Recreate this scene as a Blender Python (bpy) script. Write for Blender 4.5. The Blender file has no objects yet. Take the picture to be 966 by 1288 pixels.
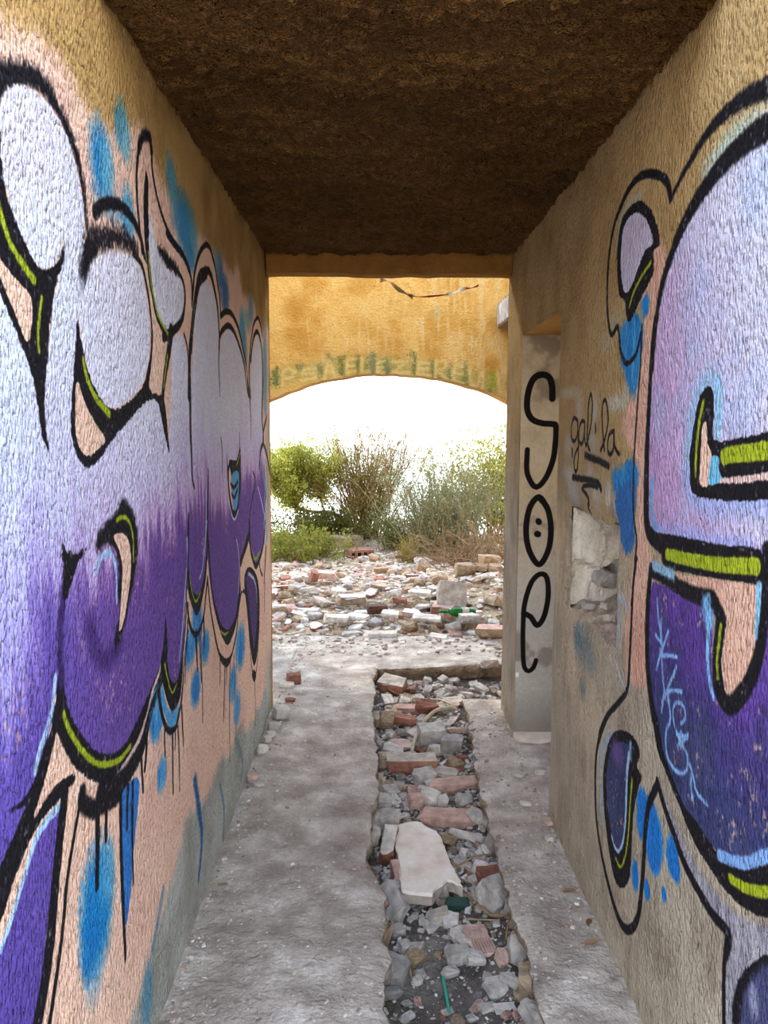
import bpy, bmesh, math, random
import numpy as np
from mathutils import Vector, Matrix, Euler
random.seed(7); RNG = np.random.RandomState(11)
S = bpy.context.scene
COL = S.collection

# ------------------------------------------------------------------ camera, world, sun, exposure
F, PITCH, YAW, ROLL, EYE = 1050.0, 0.1036, 0.01226, -0.004, 1.55
cam_d = bpy.data.cameras.new('camera'); cam = bpy.data.objects.new('camera', cam_d); COL.objects.link(cam)
cam_d.sensor_fit = 'VERTICAL'; cam_d.sensor_height = 36.0; cam_d.lens = F / 1288 * 36.0
cam_d.clip_start = 0.02; cam_d.clip_end = 500
cam.location = (0, 0, EYE)
cam.rotation_mode = 'QUATERNION'
cam.rotation_quaternion = (Matrix.Rotation(-YAW, 3, 'Z') @ Matrix.Rotation(math.pi / 2 - PITCH, 3, 'X') @ Matrix.Rotation(-ROLL, 3, 'Z')).to_quaternion()
S.camera = cam

world = bpy.data.worlds.new('sky'); S.world = world; world.use_nodes = True
wn = world.node_tree; wn.nodes.clear()
w_out = wn.nodes.new('ShaderNodeOutputWorld'); w_bg = wn.nodes.new('ShaderNodeBackground')
w_tc = wn.nodes.new('ShaderNodeTexCoord'); w_sep = wn.nodes.new('ShaderNodeSeparateXYZ'); w_ramp = wn.nodes.new('ShaderNodeValToRGB')
wn.links.new(w_tc.outputs['Generated'], w_sep.inputs[0]); wn.links.new(w_sep.outputs['Z'], w_ramp.inputs[0])
w_ramp.color_ramp.elements[0].position = 0.0; w_ramp.color_ramp.elements[0].color = (1.0, 0.97, 0.90, 1)
w_ramp.color_ramp.elements[1].position = 0.75; w_ramp.color_ramp.elements[1].color = (0.40, 0.52, 0.70, 1)
wn.links.new(w_ramp.outputs[0], w_bg.inputs[0]); wn.links.new(w_bg.outputs[0], w_out.inputs[0])
w_bg.inputs[1].default_value = 2.35

sun_d = bpy.data.lights.new('sun', 'SUN'); sun = bpy.data.objects.new('sun', sun_d); COL.objects.link(sun)
sun_d.energy = 0.9; sun_d.color = (1.0, 0.86, 0.62); sun_d.angle = math.radians(8)
sun.location = (-6, 16, 9)
sun.rotation_euler = (Vector((0.42, -0.72, -0.60))).to_track_quat('-Z', 'Y').to_euler()

S.view_settings.view_transform = 'Standard'; S.view_settings.look = 'None'
S.view_settings.gamma = 1.0; S.view_settings.use_curve_mapping = False
S.view_settings.exposure = 1.42

# ------------------------------------------------------------------ place constants (metres; x right, y into the passage)
XL, XR = -0.551, 0.704          # inner faces of the two walls
YS, YE = 1.06, 4.46             # passage start, kept late to let in light, and end
YC = 1.76                       # where the ceiling slab starts, set back out of view to admit light
ZC = 2.42                       # ceiling
DY0, DY1, DZ = 3.19, 4.03, 1.98 # doorway in the right wall
NY0, NY1, NZ0, NZ1, ND = 2.40, 2.98, 0.90, 1.26, 0.21   # broken recess in the right wall
YA = 6.2                        # arch wall

# a sight line of the photograph, met with a wall, the floor ... gives the place of a traced mark in metres
def ray(u, v):
    a = (u - 483) / F; b = (v - 644) / F
    cr, sr = math.cos(ROLL), math.sin(ROLL); a, b = a * cr + b * sr, -a * sr + b * cr
    cp, sp = math.cos(PITCH), math.sin(PITCH); y = cp - b * sp; z = -sp - b * cp
    cy, sy = math.cos(YAW), math.sin(YAW)
    return a * cy + y * sy, -a * sy + y * cy, z
def on_x(u, v, X): r = ray(u, v); t = X / r[0]; return r[1] * t, EYE + r[2] * t
def on_y(u, v, Y): r = ray(u, v); t = Y / r[1]; return r[0] * t, EYE + r[2] * t
def on_z(u, v, Z=0.0): r = ray(u, v); t = (Z - EYE) / r[2]; return r[0] * t, r[1] * t

# ------------------------------------------------------------------ noise
def vnoise(x, y, seed=0):
    x = np.asarray(x, float); y = np.asarray(y, float)
    xi = np.floor(x); yi = np.floor(y); fx = x - xi; fy = y - yi
    fx = fx * fx * (3 - 2 * fx); fy = fy * fy * (3 - 2 * fy)
    def h(a, b):
        s = np.sin(a * 127.1 + b * 311.7 + seed * 74.7) * 43758.5453
        return s - np.floor(s)
    return (h(xi, yi) * (1 - fx) + h(xi + 1, yi) * fx) * (1 - fy) + (h(xi, yi + 1) * (1 - fx) + h(xi + 1, yi + 1) * fx) * fy
def fbm(x, y, seed=0, o=4):
    t = 0; a = 0.5; n = 0
    for i in range(o):
        t = t + a * vnoise(x * 2 ** i, y * 2 ** i, seed + i * 13); n += a; a *= 0.5
    return t / n

# ------------------------------------------------------------------ paint canvas: numpy paint laid on a wall, in wall metres
def catmull(P, closed, step=3.0):
    P = np.asarray(P, float); n = len(P); out = []
    if n < 3 and not closed: 
        return np.array([P[0] + (P[1] - P[0]) * t for t in np.linspace(0, 1, 12)])
    rng = range(n) if closed else range(n - 1)
    for i in rng:
        if closed: p0, p1, p2, p3 = P[(i - 1) % n], P[i], P[(i + 1) % n], P[(i + 2) % n]
        else: p0, p1, p2, p3 = P[max(i - 1, 0)], P[i], P[i + 1], P[min(i + 2, n - 1)]
        k = max(2, min(24, int(np.hypot(*(p2 - p1)) / step)))
        for t in np.arange(k) / k:
            out.append(0.5 * (2 * p1 + (p2 - p0) * t + (2 * p0 - 5 * p1 + 4 * p2 - p3) * t * t + (3 * p1 - p0 - 3 * p2 + p3) * t ** 3))
    if not closed: out.append(P[-1])
    return np.array(out)

def box_blur(m, ry, rx):
    for ax, r in ((0, ry), (1, rx)):
        r = int(r)
        if r < 1: continue
        pad = [(0, 0), (0, 0)]; pad[ax] = (r + 1, r)
        c = np.cumsum(np.pad(m, pad, mode='edge'), axis=ax)
        m = (np.take(c, range(2 * r + 1, c.shape[ax]), axis=ax) - np.take(c, range(0, c.shape[ax] - 2 * r - 1), axis=ax)) / (2 * r + 1)
    return m

class Canvas:
    def __init__(s, conv, u0, u1, z0, z1, ru, rz, seed=1):
        s.conv, s.u0, s.z0, s.ru, s.rz = conv, u0, z0, ru, rz
        s.u1, s.z1 = u1, z1
        s.W = int((u1 - u0) * ru); s.H = int((z1 - z0) * rz)
        s.uu, s.zz = np.meshgrid(u0 + (np.arange(s.W) + .5) / ru, z0 + (np.arange(s.H) + .5) / rz)
        s.c = np.zeros((s.H, s.W, 3), np.float32)
        s.g = (0.6 * vnoise(s.uu * 190, s.zz * 130, seed) + 0.4 * vnoise(s.uu * 80, s.zz * 60, seed + 5)).astype(np.float32)
        s.b = fbm(s.uu * 7, s.zz * 7, seed + 9, 4).astype(np.float32)
        s.streak = fbm(s.uu * 45, s.zz * 7, seed + 19, 3).astype(np.float32)
    def m(s, pts):
        return np.array([s.conv(u, v) for u, v in pts])
    def put(s, a, col, sl=(slice(None), slice(None))):
        if callable(col): col = col(s.uu[sl], s.zz[sl], s.b[sl], s.g[sl], s.streak[sl])
        else: col = np.array(col, np.float32) / 255
        a = np.clip(a, 0, 1)[..., None]
        s.c[sl] = s.c[sl] * (1 - a) + col * a
    def fill(s, pts, col, soft=6, speck=0.5, smooth=True, alpha=1.0):
        # soft: edge width in millimetres
        P = catmull(pts, True) if smooth else np.asarray(pts, float)
        q = s.m(P); x = (q[:, 0] - s.u0) * s.ru; y = (q[:, 1] - s.z0) * s.rz
        pad = 4 + int(soft * 1e-3 * max(s.ru, s.rz) * 2)
        x0, x1 = int(max(0, x.min() - pad)), int(min(s.W, x.max() + pad)); y0, y1 = int(max(0, y.min() - pad)), int(min(s.H, y.max() + pad))
        if x1 <= x0 or y1 <= y0: return
        w, h = x1 - x0, y1 - y0
        flip = np.zeros((h, w + 1), np.int32)
        for i in range(len(x)):
            xa, ya, xb, yb = x[i], y[i], x[(i + 1) % len(x)], y[(i + 1) % len(x)]
            if ya == yb: continue
            if ya > yb: xa, ya, xb, yb = xb, yb, xa, ya
            r = np.arange(max(y0, int(math.ceil(ya - .5))), min(y1, int(math.ceil(yb - .5))))
            if len(r) == 0: continue
            xc = xa + (r + .5 - ya) / (yb - ya) * (xb - xa)
            ci = np.clip(np.ceil(xc - .5).astype(int) - x0, 0, w)
            np.add.at(flip, (r - y0, ci), 1)
        mask = (np.cumsum(flip, 1)[:, :w] % 2).astype(np.float32)
        bx, by = soft * 5e-4 * s.ru, soft * 5e-4 * s.rz
        mask = box_blur(box_blur(mask, round(by), round(bx)), round(by * .6), round(bx * .6))
        sl = (slice(y0, y1), slice(x0, x1))
        a = mask + (s.g[sl] - .5) * speck * np.clip(1 - np.abs(mask - .5) * 2, 0, 1) * 2
        if soft < 14: a = (a - .5) * 2.2 + .5
        s.put(np.clip(a, 0, 1) * alpha, col, sl)
    def stroke(s, pts, w, col=(22, 19, 26), w1=None, soft=5, speck=0.6, smooth=True, alpha=1.0, taper=False):
        # w, w1: widths at start / end in millimetres
        P = catmull(pts, False) if smooth else np.asarray(pts, float)
        q = s.m(P); n = len(q); w1 = w if w1 is None else w1
        ws = np.linspace(w, w1, n) * 1e-3
        if taper: ws = ws * np.clip(np.minimum(np.linspace(0.25, 4, n), np.linspace(4, 0.25, n)), 0, 1)
        so = soft * 1e-3; R = ws.max() / 2 + so
        x = (q[:, 0] - s.u0) * s.ru; y = (q[:, 1] - s.z0) * s.rz
        X0, X1 = int(max(0, x.min() - R * s.ru - 2)), int(min(s.W, x.max() + R * s.ru + 2))
        Y0, Y1 = int(max(0, y.min() - R * s.rz - 2)), int(min(s.H, y.max() + R * s.rz + 2))
        if X1 <= X0 or Y1 <= Y0: return
        acc = np.full((Y1 - Y0, X1 - X0), -9.0, np.float32)
        for i in range(n - 1):
            a, b = q[i], q[i + 1]; wm = max(ws[i], ws[i + 1]) / 2 + so * 1.5
            c0 = int(max(X0, (min(a[0], b[0]) - wm - s.u0) * s.ru)); c1 = int(min(X1, (max(a[0], b[0]) + wm - s.u0) * s.ru + 2))
            r0 = int(max(Y0, (min(a[1], b[1]) - wm - s.z0) * s.rz)); r1 = int(min(Y1, (max(a[1], b[1]) + wm - s.z0) * s.rz + 2))
            if c1 <= c0 or r1 <= r0: continue
            U = s.uu[r0:r1, c0:c1] - a[0]; Z = s.zz[r0:r1, c0:c1] - a[1]; d = b - a; L = d @ d + 1e-12
            t = np.clip((U * d[0] + Z * d[1]) / L, 0, 1)
            dd = np.hypot(U - t * d[0], Z - t * d[1]); wi = (ws[i] + (ws[i + 1] - ws[i]) * t) / 2
            sub = acc[r0 - Y0:r1 - Y0, c0 - X0:c1 - X0]
            np.maximum(sub, (wi - dd) / so + .5, out=sub)
        sl = (slice(Y0, Y1), slice(X0, X1))
        a = np.clip(acc + (s.g[sl] - .5) * speck * 1.6, 0, 1)
        s.put(a * alpha, col, sl)
    def blob(s, u, v, ru, rv, col, alpha=1.0, hard=1.4, ang=0.0):
        # a soft spray puff: half sizes in photograph pixels at that place
        k = np.linspace(0, 2 * math.pi, 20, endpoint=False)
        px = [(u + ru * math.cos(t) * math.cos(ang) - rv * math.sin(t) * math.sin(ang), v + ru * math.cos(t) * math.sin(ang) + rv * math.sin(t) * math.cos(ang)) for t in k]
        q = s.m(px); c = s.m([(u, v)])[0]
        a_ = np.abs(q[:, 0] - c[0]).max(); b_ = np.abs(q[:, 1] - c[1]).max()
        c0, c1 = int(max(0, (c[0] - 1.6 * a_ - s.u0) * s.ru)), int(min(s.W, (c[0] + 1.6 * a_ - s.u0) * s.ru + 2))
        r0, r1 = int(max(0, (c[1] - 1.6 * b_ - s.z0) * s.rz)), int(min(s.H, (c[1] + 1.6 * b_ - s.z0) * s.rz + 2))
        if c1 <= c0 or r1 <= r0: return
        sl = (slice(r0, r1), slice(c0, c1))
        d = np.sqrt(((s.uu[sl] - c[0]) / a_) ** 2 + ((s.zz[sl] - c[1]) / b_) ** 2)
        a = np.clip((1.25 - d) * hard + (s.g[sl] - .5) * .7, 0, 1) * np.clip((1.5 - d) * 3, 0, 1)
        s.put(a * alpha, col, sl)
    def image(s, name):
        im = bpy.data.images.new(name, s.W, s.H, alpha=False)
        px = np.ones((s.H, s.W, 4), np.float32); px[..., :3] = np.clip(s.c, 0, 1)
        im.pixels.foreach_set(px.ravel()); im.update(); im.pack()
        return im

def mixc(a, b, t):
    a = np.array(a, np.float32) / 255 if not isinstance(a, np.ndarray) else a
    b = np.array(b, np.float32) / 255 if not isinstance(b, np.ndarray) else b
    t = np.clip(t, 0, 1)[..., None]
    return a * (1 - t) + b * t
def ramp(x, stops):
    xs = [p for p, _ in stops]; cs = np.array([c for _, c in stops], np.float32) / 255
    return np.stack([np.interp(x, xs, cs[:, i]) for i in range(3)], -1).astype(np.float32)
def crop(ox, oy, k):
    return lambda *p: [(ox + x * k, oy + y * k) for x, y in p]
BLK = lambda u, z, b, g, st: mixc((20, 17, 24), (138, 130, 136), np.clip((g - .70) * 5, 0, 1) * .75); LIME = (164, 178, 36); SKYB = (170, 205, 240); PEACH = (248, 206, 182); BLUE = lambda u, z, b, g, st: mixc((38, 132, 212), (104, 180, 228), (st - .42) * 3.2 + (b - .5) * 1.5)

# ================================================================== LEFT WALL PAINT
L = Canvas(lambda u, v: on_x(u, v, XL), YS, YE, 0.0, ZC, 430, 720, 1)
A1 = crop(0, 0, .3623); A2 = crop(0, 300, .3623); A3 = crop(0, 600, .3623); A4 = crop(0, 900, .3623)
B1 = crop(200, 300, .1553); B2 = crop(200, 480, .1553); B3 = crop(200, 660, .1553); B4 = crop(150, 800, .207)

# bare ochre render, grey concrete at the foot
L.put(np.ones_like(L.g), lambda u, z, b, g, st: mixc((196, 158, 98), (150, 112, 62), (b - .35) * 1.6 + (g - .5) * .5))
def gray_foot(u, z, b, g, st): return mixc((190, 192, 184), (152, 150, 140), (b - .3) * 1.7 + (g - .5) * .6)
L.put(np.clip((.62 - L.zz) / .2 + (L.b - .5), 0, 1), gray_foot)
# peach ground of the mural
L.fill([(-140, -60), (0, 28), (50, 48), (90, 100), (120, 150), (150, 165), (180, 165), (200, 225), (240, 285), (275, 325), (292, 345), (298, 336), (305, 370), (318, 380), (325, 415), (345, 430), (350, 640),
        (352, 900), (326, 925), (302, 935), (283, 985), (262, 1015), (241, 1030), (234, 1067), (214, 1142), (200, 1190), (172, 1288), (110, 1420), (-200, 1500)],
       lambda u, z, b, g, st: mixc((248, 208, 184), (236, 188, 170), (b - .3) * 1.5 + (g - .5) * .4), soft=45, speck=.9)
foot_top = np.interp(L.uu, [0.7, 1.6, 1.9, 2.4, 2.9, 3.3, 3.8, 4.46], [.17, .17, .2, .3, .34, .30, .20, .24]) + (L.b - .5) * .16
L.put(np.clip((foot_top - L.zz) / .05 + (L.g - .5), 0, 1), gray_foot)
L.put(np.clip((L.uu - 4.1) / .3, 0, 1) * np.clip((0.42 - L.zz) / .2, 0, 1) * .9, gray_foot)
# blue puffs above the letters
for (u, v, a, b_, c, al) in [(128, 205, 13, 48, (40, 135, 195), .95), (136, 218, 8, 40, (120, 190, 215), .7), (153, 165, 9, 34, (60, 150, 190), .8), (158, 180, 5, 28, (140, 200, 215), .6), (160, 275, 8, 38, (70, 160, 205), .8),
        (140, 262, 20, 10, (60, 140, 190), .5), (213, 225, 6, 28, (70, 150, 185), .8), (218, 255, 6, 35, (90, 165, 195), .7), (230, 285, 10, 40, (50, 140, 195), .9), (240, 300, 8, 34, (70, 160, 205), .7), (238, 325, 6, 22, (60, 140, 195), .8),
        (276, 345, 5, 26, (70, 120, 170), .9), (283, 372, 5, 26, (60, 105, 165), .9), (272, 330, 4, 16, (120, 170, 190), .6), (305, 415, 4, 26, (80, 165, 205), .9), (308, 440, 3, 25, (90, 150, 180), .8), (315, 390, 3, 18, (90, 160, 190), .8), (312, 405, 4, 14, (120, 165, 175), .6),
        (333, 470, 3, 60, (110, 150, 165), .8), (331, 640, 3.2, 60, (80, 150, 190), .8), (337, 600, 2, 60, (120, 150, 130), .5)]:
    L.blob(u, v, a, b_, c, al)

# the big body: pale lilac running into violet, drawn over the peach
def body(u, z, b, g, st):
    # height where violet starts dips towards the near end
    edge = np.interp(u, [0.75, 1.2, 1.32, 1.53, 1.78, 2.0, 2.1, 2.4, 2.8, 3.1, 3.5, 4.46], [1.17, 1.18, 1.21, 1.28, 1.27, 1.23, 1.28, 1.30, 1.30, 1.25, 1.32, 1.34])
    t = (z - edge) + (st - .5) * .20 + (b - .5) * .12
    far = np.clip((u - 1.25) / .5, 0, 1)[..., None]
    near_c = ramp(t, [(-.6, (92, 72, 160)), (-.14, (102, 84, 178)), (-.04, (136, 120, 206)), (.04, (178, 172, 236)), (.22, (204, 208, 246)), (.5, (226, 238, 250)), (.8, (228, 224, 240))])
    far_c = ramp(t, [(-.6, (106, 78, 158)), (-.08, (114, 80, 162)), (-.02, (142, 100, 174)), (.03, (204, 172, 222)), (.14, (216, 206, 240)), (.35, (230, 228, 246)), (.8, (234, 230, 244))])
    c = near_c * (1 - far) + far_c * far
    chips = np.clip((b - .60) * 5, 0, 1) * np.clip((g - .60) * 6, 0, 1) * (t < 0)
    return mixc(c * (0.95 + .1 * g[..., None]), (226, 176, 170), chips * .8)
# left letter, centre mass, and petals
L.fill(A2((-420, -700), (-60, 0), (0, 130), (30, 205), (62, 275), (88, 345), (110, 405), (132, 475), (150, 555), (165, 645), (180, 745),
          (172, 650), (168, 560), (172, 470), (178, 390), (190, 240), (215, 110), (235, 0), (240, -60), (300, -150), (304, 40), (312, 190), (282, 290), (300, 420), (340, 520), (400, 600), (440, 620),
          (520, 560), (560, 560), (590, 740), (600, 500), (600, 380), (615, 335), (638, 345), (655, 420), (662, 560), (672, 400), (680, 200), (710, 140), (745, 190), (762, 300), (765, 420), (768, 360), (790, 315),
          (825, 350), (850, 450), (866, 560), (870, 420), (890, 330), (905, 380), (912, 600), (925, 900)) +
       B3((850, 0), (860, 100), (830, 250), (795, 340), (750, 150), (700, 250), (675, 340), (665, 680), (645, 830), (610, 930), (570, 985), (530, 920), (490, 800), (455, 640), (430, 480), (405, 280), (390, 480), (355, 680), (325, 740), (290, 670), (255, 550), (235, 530)) +
       A3((650, 480), (645, 700), (625, 790), (605, 810), (580, 730), (572, 640), (550, 760), (510, 900), (460, 1000), (400, 1050), (330, 1040), (260, 980), (220, 900), (212, 740), (190, 880), (140, 1040)) +
       A4((100, 400), (30, 620), (-100, 800), (-700, 1500)), body, soft=7, speck=.7, smooth=False)
# small foot of the left letter
L.fill(A4((235, 320), (180, 360), (130, 470), (90, 600), (50, 740), (0, 870), (-200, 1300), (100, 1300), (140, 1100), (170, 950), (190, 800), (205, 600), (220, 430)), body, soft=7)

# --- letter one: pale oval with heavy black shade
OV1 = [(20, 330), (60, 305), (110, 318), (160, 355), (205, 415), (235, 480), (258, 545), (278, 620), (292, 700), (302, 800), (304, 900), (280, 960), (235, 960), (228, 800), (215, 900), (190, 935), (150, 940), (110, 885), (75, 805), (45, 725), (20, 620), (8, 500), (8, 400)]
L.stroke(A1((-60, 380), (-20, 320), (30, 280), (88, 266), (140, 292), (182, 345), (215, 405), (240, 465), (265, 530), (285, 600), (298, 680), (306, 760), (311, 860)), 46, BLK, 12, soft=14, speck=1.0)
L.fill(A2((-60, -430), (8, -360), (18, -230), (40, -110), (75, -28), (110, 55), (150, 112), (190, 105), (215, 72), (231, 12), (236, -60), (240, 20), (228, 90), (207, 150), (195, 220), (185, 300), (178, 400), (172, 480), (168, 560), (172, 650), (185, 752),
          (160, 690), (145, 590), (130, 500), (108, 425), (78, 350), (45, 275), (10, 195), (-40, 90), (-80, 0)), BLK, soft=9, speck=.8)
L.fill(A1(*OV1), body, soft=12, speck=.8)
L.fill(A2((-20, 40), (15, 85), (55, 140), (95, 180), (122, 222), (124, 300), (112, 372), (84, 320), (50, 240), (12, 160), (-25, 95)), PEACH, soft=5)
L.stroke(A1((-25, 630), (0, 705), (22, 790), (52, 870), (90, 930), (130, 985)), 12.2, LIME, 15.8)
L.stroke(A2((155, 218), (149, 280), (145, 340), (148, 402)), 12.2, LIME, 8.6)
L.stroke(A2((-30, 90), (0, 140), (30, 210), (62, 280), (88, 350), (112, 415), (135, 490)), 12, BLK)
# --- letter two: oval with cap and shade
L.stroke(A1((310, 960), (318, 880), (345, 845), (385, 832), (430, 842), (465, 880)), 62, BLK, 40, soft=26, speck=1.2, alpha=.95)
L.fill(A1((306, 840), (330, 850), (350, 880), (330, 930), (318, 1010), (309, 1045), (303, 960)), BLK, soft=8)
L.fill(A2((284, 290), (300, 200), (325, 105), (352, 68), (400, 52), (450, 66), (485, 112), (505, 172), (520, 250), (527, 330), (524, 420), (508, 498), (480, 548), (440, 583), (408, 598), (370, 578), (340, 528), (312, 460), (296, 385)), body, soft=14, speck=.9)
L.fill(A2((278, 285), (290, 360), (310, 450), (338, 525), (372, 580), (412, 602), (445, 582), (485, 550), (512, 502), (528, 430), (545, 540), (575, 570), (590, 740), (572, 660), (555, 580), (530, 566), (490, 602), (440, 660), (395, 718), (350, 785), (316, 802), (285, 765), (262, 680), (262, 560), (268, 450), (272, 360)), BLK, soft=8, speck=.8)
L.fill(A2((278, 505), (274, 600), (280, 700), (303, 755), (330, 762), (360, 733), (378, 705), (342, 645), (308, 580)), PEACH, soft=6)
L.stroke(A2((298, 430), (315, 500), (346, 565), (392, 618)), 14.4, LIME, 17.3)
L.stroke(A1((335, 745), (365, 716), (410, 720), (445, 752), (470, 800), (488, 850), (500, 900), (518, 980), (535, 1060)), 30, BLK, 14, soft=8)
L.stroke(A2((460, 60), (490, 100), (510, 170), (526, 250), (534, 340), (529, 430), (516, 510), (524, 540)), 14, BLK, 20)
# spike between letters
L.fill(A2((495, 80), (520, 130), (540, 270), (555, 325), (585, 352), (575, 400), (560, 480), (545, 545), (525, 520), (532, 430), (536, 330), (520, 200)), PEACH, soft=6)
L.stroke(A1((490, 880), (478, 790), (472, 690), (472, 600), (480, 520), (492, 486), (510, 482), (521, 520), (526, 600), (540, 680), (562, 760), (592, 830), (632, 890), (655, 960), (668, 1030)), 17, BLK, 14, soft=6)
L.stroke(A1((480, 515), (495, 478), (515, 482), (522, 530)), 26, BLK, soft=12)
L.fill(A1((503, 600), (512, 640), (513, 740), (520, 850), (530, 900), (545, 1000), (530, 1010), (512, 930), (500, 850), (495, 740), (498, 650)), BLK, soft=5)
L.stroke(A2((512, 40), (520, 130), (536, 205), (552, 275), (582, 335)), 34, BLK, 30)
# oval three
L.fill(A2((516, -100), (530, -20), (548, 42), (583, 84), (612, 112), (632, 152), (638, 212), (630, 272), (605, 312), (580, 322), (558, 288), (540, 220), (525, 130), (516, 40)), body, soft=9, speck=.8)
L.stroke(A1((548, 865), (575, 905), (600, 932), (622, 955)), 30, BLK, 34, soft=14, speck=1.2, taper=True)
L.stroke(A2((610, 112), (634, 158), (641, 220), (631, 290), (603, 330), (572, 348)), 12, BLK, 30)
L.stroke(A2((514, 55), (522, 140), (538, 215), (556, 280), (588, 338)), 9.4, LIME, 11.5)
L.stroke(A2((598, 330), (590, 400), (577, 480), (570, 560), (577, 640), (591, 742)), 46, BLK, 8, soft=7)
L.stroke(A2((586, 415), (578, 470), (572, 525)), 10.1, LIME, 8.6)
# petals
for pts, w0, w1 in [(B1((205, 790), (225, 850), (240, 950), (246, 1100), (250, 1288)), 12, 12), (B2((255, -10), (262, 200), (268, 400), (276, 600), (282, 780), (298, 870)), 34, 14),
        (B1((295, 480), (283, 620), (268, 760), (256, 900), (252, 1100), (250, 1288)), 30, 34)]:
    L.stroke(pts, w0, BLK, w1, soft=6)
L.fill(B1((275, 450), (282, 300), (310, 170), (345, 95), (378, 75), (410, 110), (438, 200), (460, 300), (480, 420), (492, 560), (480, 640), (455, 480), (430, 370), (395, 290), (350, 310), (315, 360), (295, 440), (280, 560), (262, 760), (240, 850), (215, 800), (205, 640), (216, 480), (190, 330), (150, 160), (205, 230), (250, 340)), PEACH, soft=8)
L.stroke(B1((60, -30), (120, 60), (180, 140), (222, 225), (250, 320), (262, 420), (266, 560)), 26, BLK, 14)
L.stroke(B1((268, 500), (280, 300), (310, 165), (342, 92), (375, 62), (410, 92), (437, 180), (456, 270), (472, 380), (490, 480), (500, 620)), 20, BLK, 18, soft=6)
L.stroke(B1((330, 300), (360, 290), (395, 272), (420, 310), (438, 380), (456, 470), (475, 580), (487, 720), (492, 860), (490, 1000), (500, 1200)), 30, BLK, 12, soft=7)
L.stroke(B1((262, 900), (275, 700), (292, 520), (305, 420), (325, 340), (375, 290)), 40, BLK, 44, soft=8)
L.stroke(B1((270, 800), (280, 640), (290, 540)), 8, (130, 125, 60), soft=8, alpha=.7)
L.stroke(B1((500, 1180), (502, 1288)), 10, BLK, 6)
L.fill(B1((498, 760), (510, 660), (545, 625), (588, 645), (625, 720), (655, 830), (680, 960), (700, 1080), (690, 1060), (668, 950), (640, 850), (600, 760), (560, 722), (520, 755)), PEACH, soft=6)
L.stroke(B1((500, 640), (545, 600), (590, 622), (630, 700), (660, 800), (690, 950), (712, 1080), (720, 1200), (735, 1288)), 24, BLK, 16)
L.stroke(B1((490, 900), (496, 800), (520, 750), (560, 715), (602, 752), (642, 850), (672, 950), (692, 1050), (708, 1180), (728, 1288)), 26, BLK, 14)
L.fill(B1((748, 860), (765, 720), (795, 670), (815, 730), (838, 860), (820, 860), (795, 775), (770, 800)), PEACH, soft=6)
L.stroke(B1((730, 1100), (742, 900), (752, 780), (766, 690), (795, 650), (816, 705), (830, 800)), 26, BLK, 16)
L.stroke(B1((745, 1000), (766, 800), (795, 765), (816, 830), (832, 950), (840, 1100), (840, 1288)), 26, BLK, 18)
L.stroke(B1((742, 900), (732, 1100), (742, 1288)), 30, (90, 70, 40), 30, soft=12)
L.stroke(B2((720, 0), (736, 150), (746, 300), (750, 480)), 28, (50, 38, 34), 8)
L.stroke(B2((842, 0), (838, 300), (850, 480), (830, 560), (820, 700)), 30, (60, 52, 30), 30, soft=12)  # olive tint: glow at the passage end put into the outline colour
L.stroke(B2((870, 300), (845, 470), (880, 620), (910, 800)), 26, (70, 60, 28), soft=12)
L.stroke(B2((885, 380), (905, 560)), 40, (200, 190, 205), soft=20)
L.stroke(B2((905, 620), (912, 900), (918, 1288)), 30, (40, 36, 30), soft=12)
L.stroke(B2((835, 650), (860, 850), (860, 1000), (880, 1288)), 30, (110, 165, 205), soft=20)
L.stroke(B2((808, 860), (850, 1050), (870, 1200)), 10, (230, 235, 245))
# hairlines in the middle
L.stroke(B2((40, 200), (60, 330), (78, 460), (94, 580)), 26, BLK, 6)
L.stroke(B2((515, 470), (523, 560), (523, 650), (520, 760)), 14, BLK, 6)
L.stroke(B2((408, 730), (405, 900), (406, 1100), (405, 1300)), 12, BLK, 30)
L.stroke(B2((390, 930), (393, 1100), (392, 1300)), 11, SKYB)
L.stroke(B2((252, 1090), (248, 1200), (245, 1300)), 16, BLK, 22)
L.stroke(B2((150, 700), (165, 900), (170, 990)), 8, (150, 120, 190), alpha=.7)
L.stroke(B2((770, 740), (790, 820), (760, 1000), (745, 1150), (740, 1288)), 14, BLK, 20)
# little window
L.fill(B2((562, 590), (575, 700), (590, 640), (640, 650), (665, 540), (672, 700), (672, 860), (655, 1030), (622, 1115), (592, 1010), (572, 830)), BLK, soft=6)
L.fill(B2((585, 700), (600, 780), (600, 860), (608, 960), (618, 1060), (596, 960), (582, 820)), PEACH, soft=5)
L.fill(B2((602, 770), (655, 740), (655, 960), (635, 1050), (615, 1040), (603, 900)), (95, 160, 215), soft=5)
L.stroke(B2((598, 840), (622, 870), (650, 820)), 16, BLK); L.stroke(B2((604, 920), (625, 950), (650, 880)), 16, BLK)
L.stroke(B2((640, 690), (655, 640), (668, 580)), 7.2, LIME)
L.stroke(B2((578, 960), (600, 1080), (625, 1130), (655, 1050)), 9, (225, 225, 245))
L.stroke(B2((660, 430), (662, 560)), 10, BLK)

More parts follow.
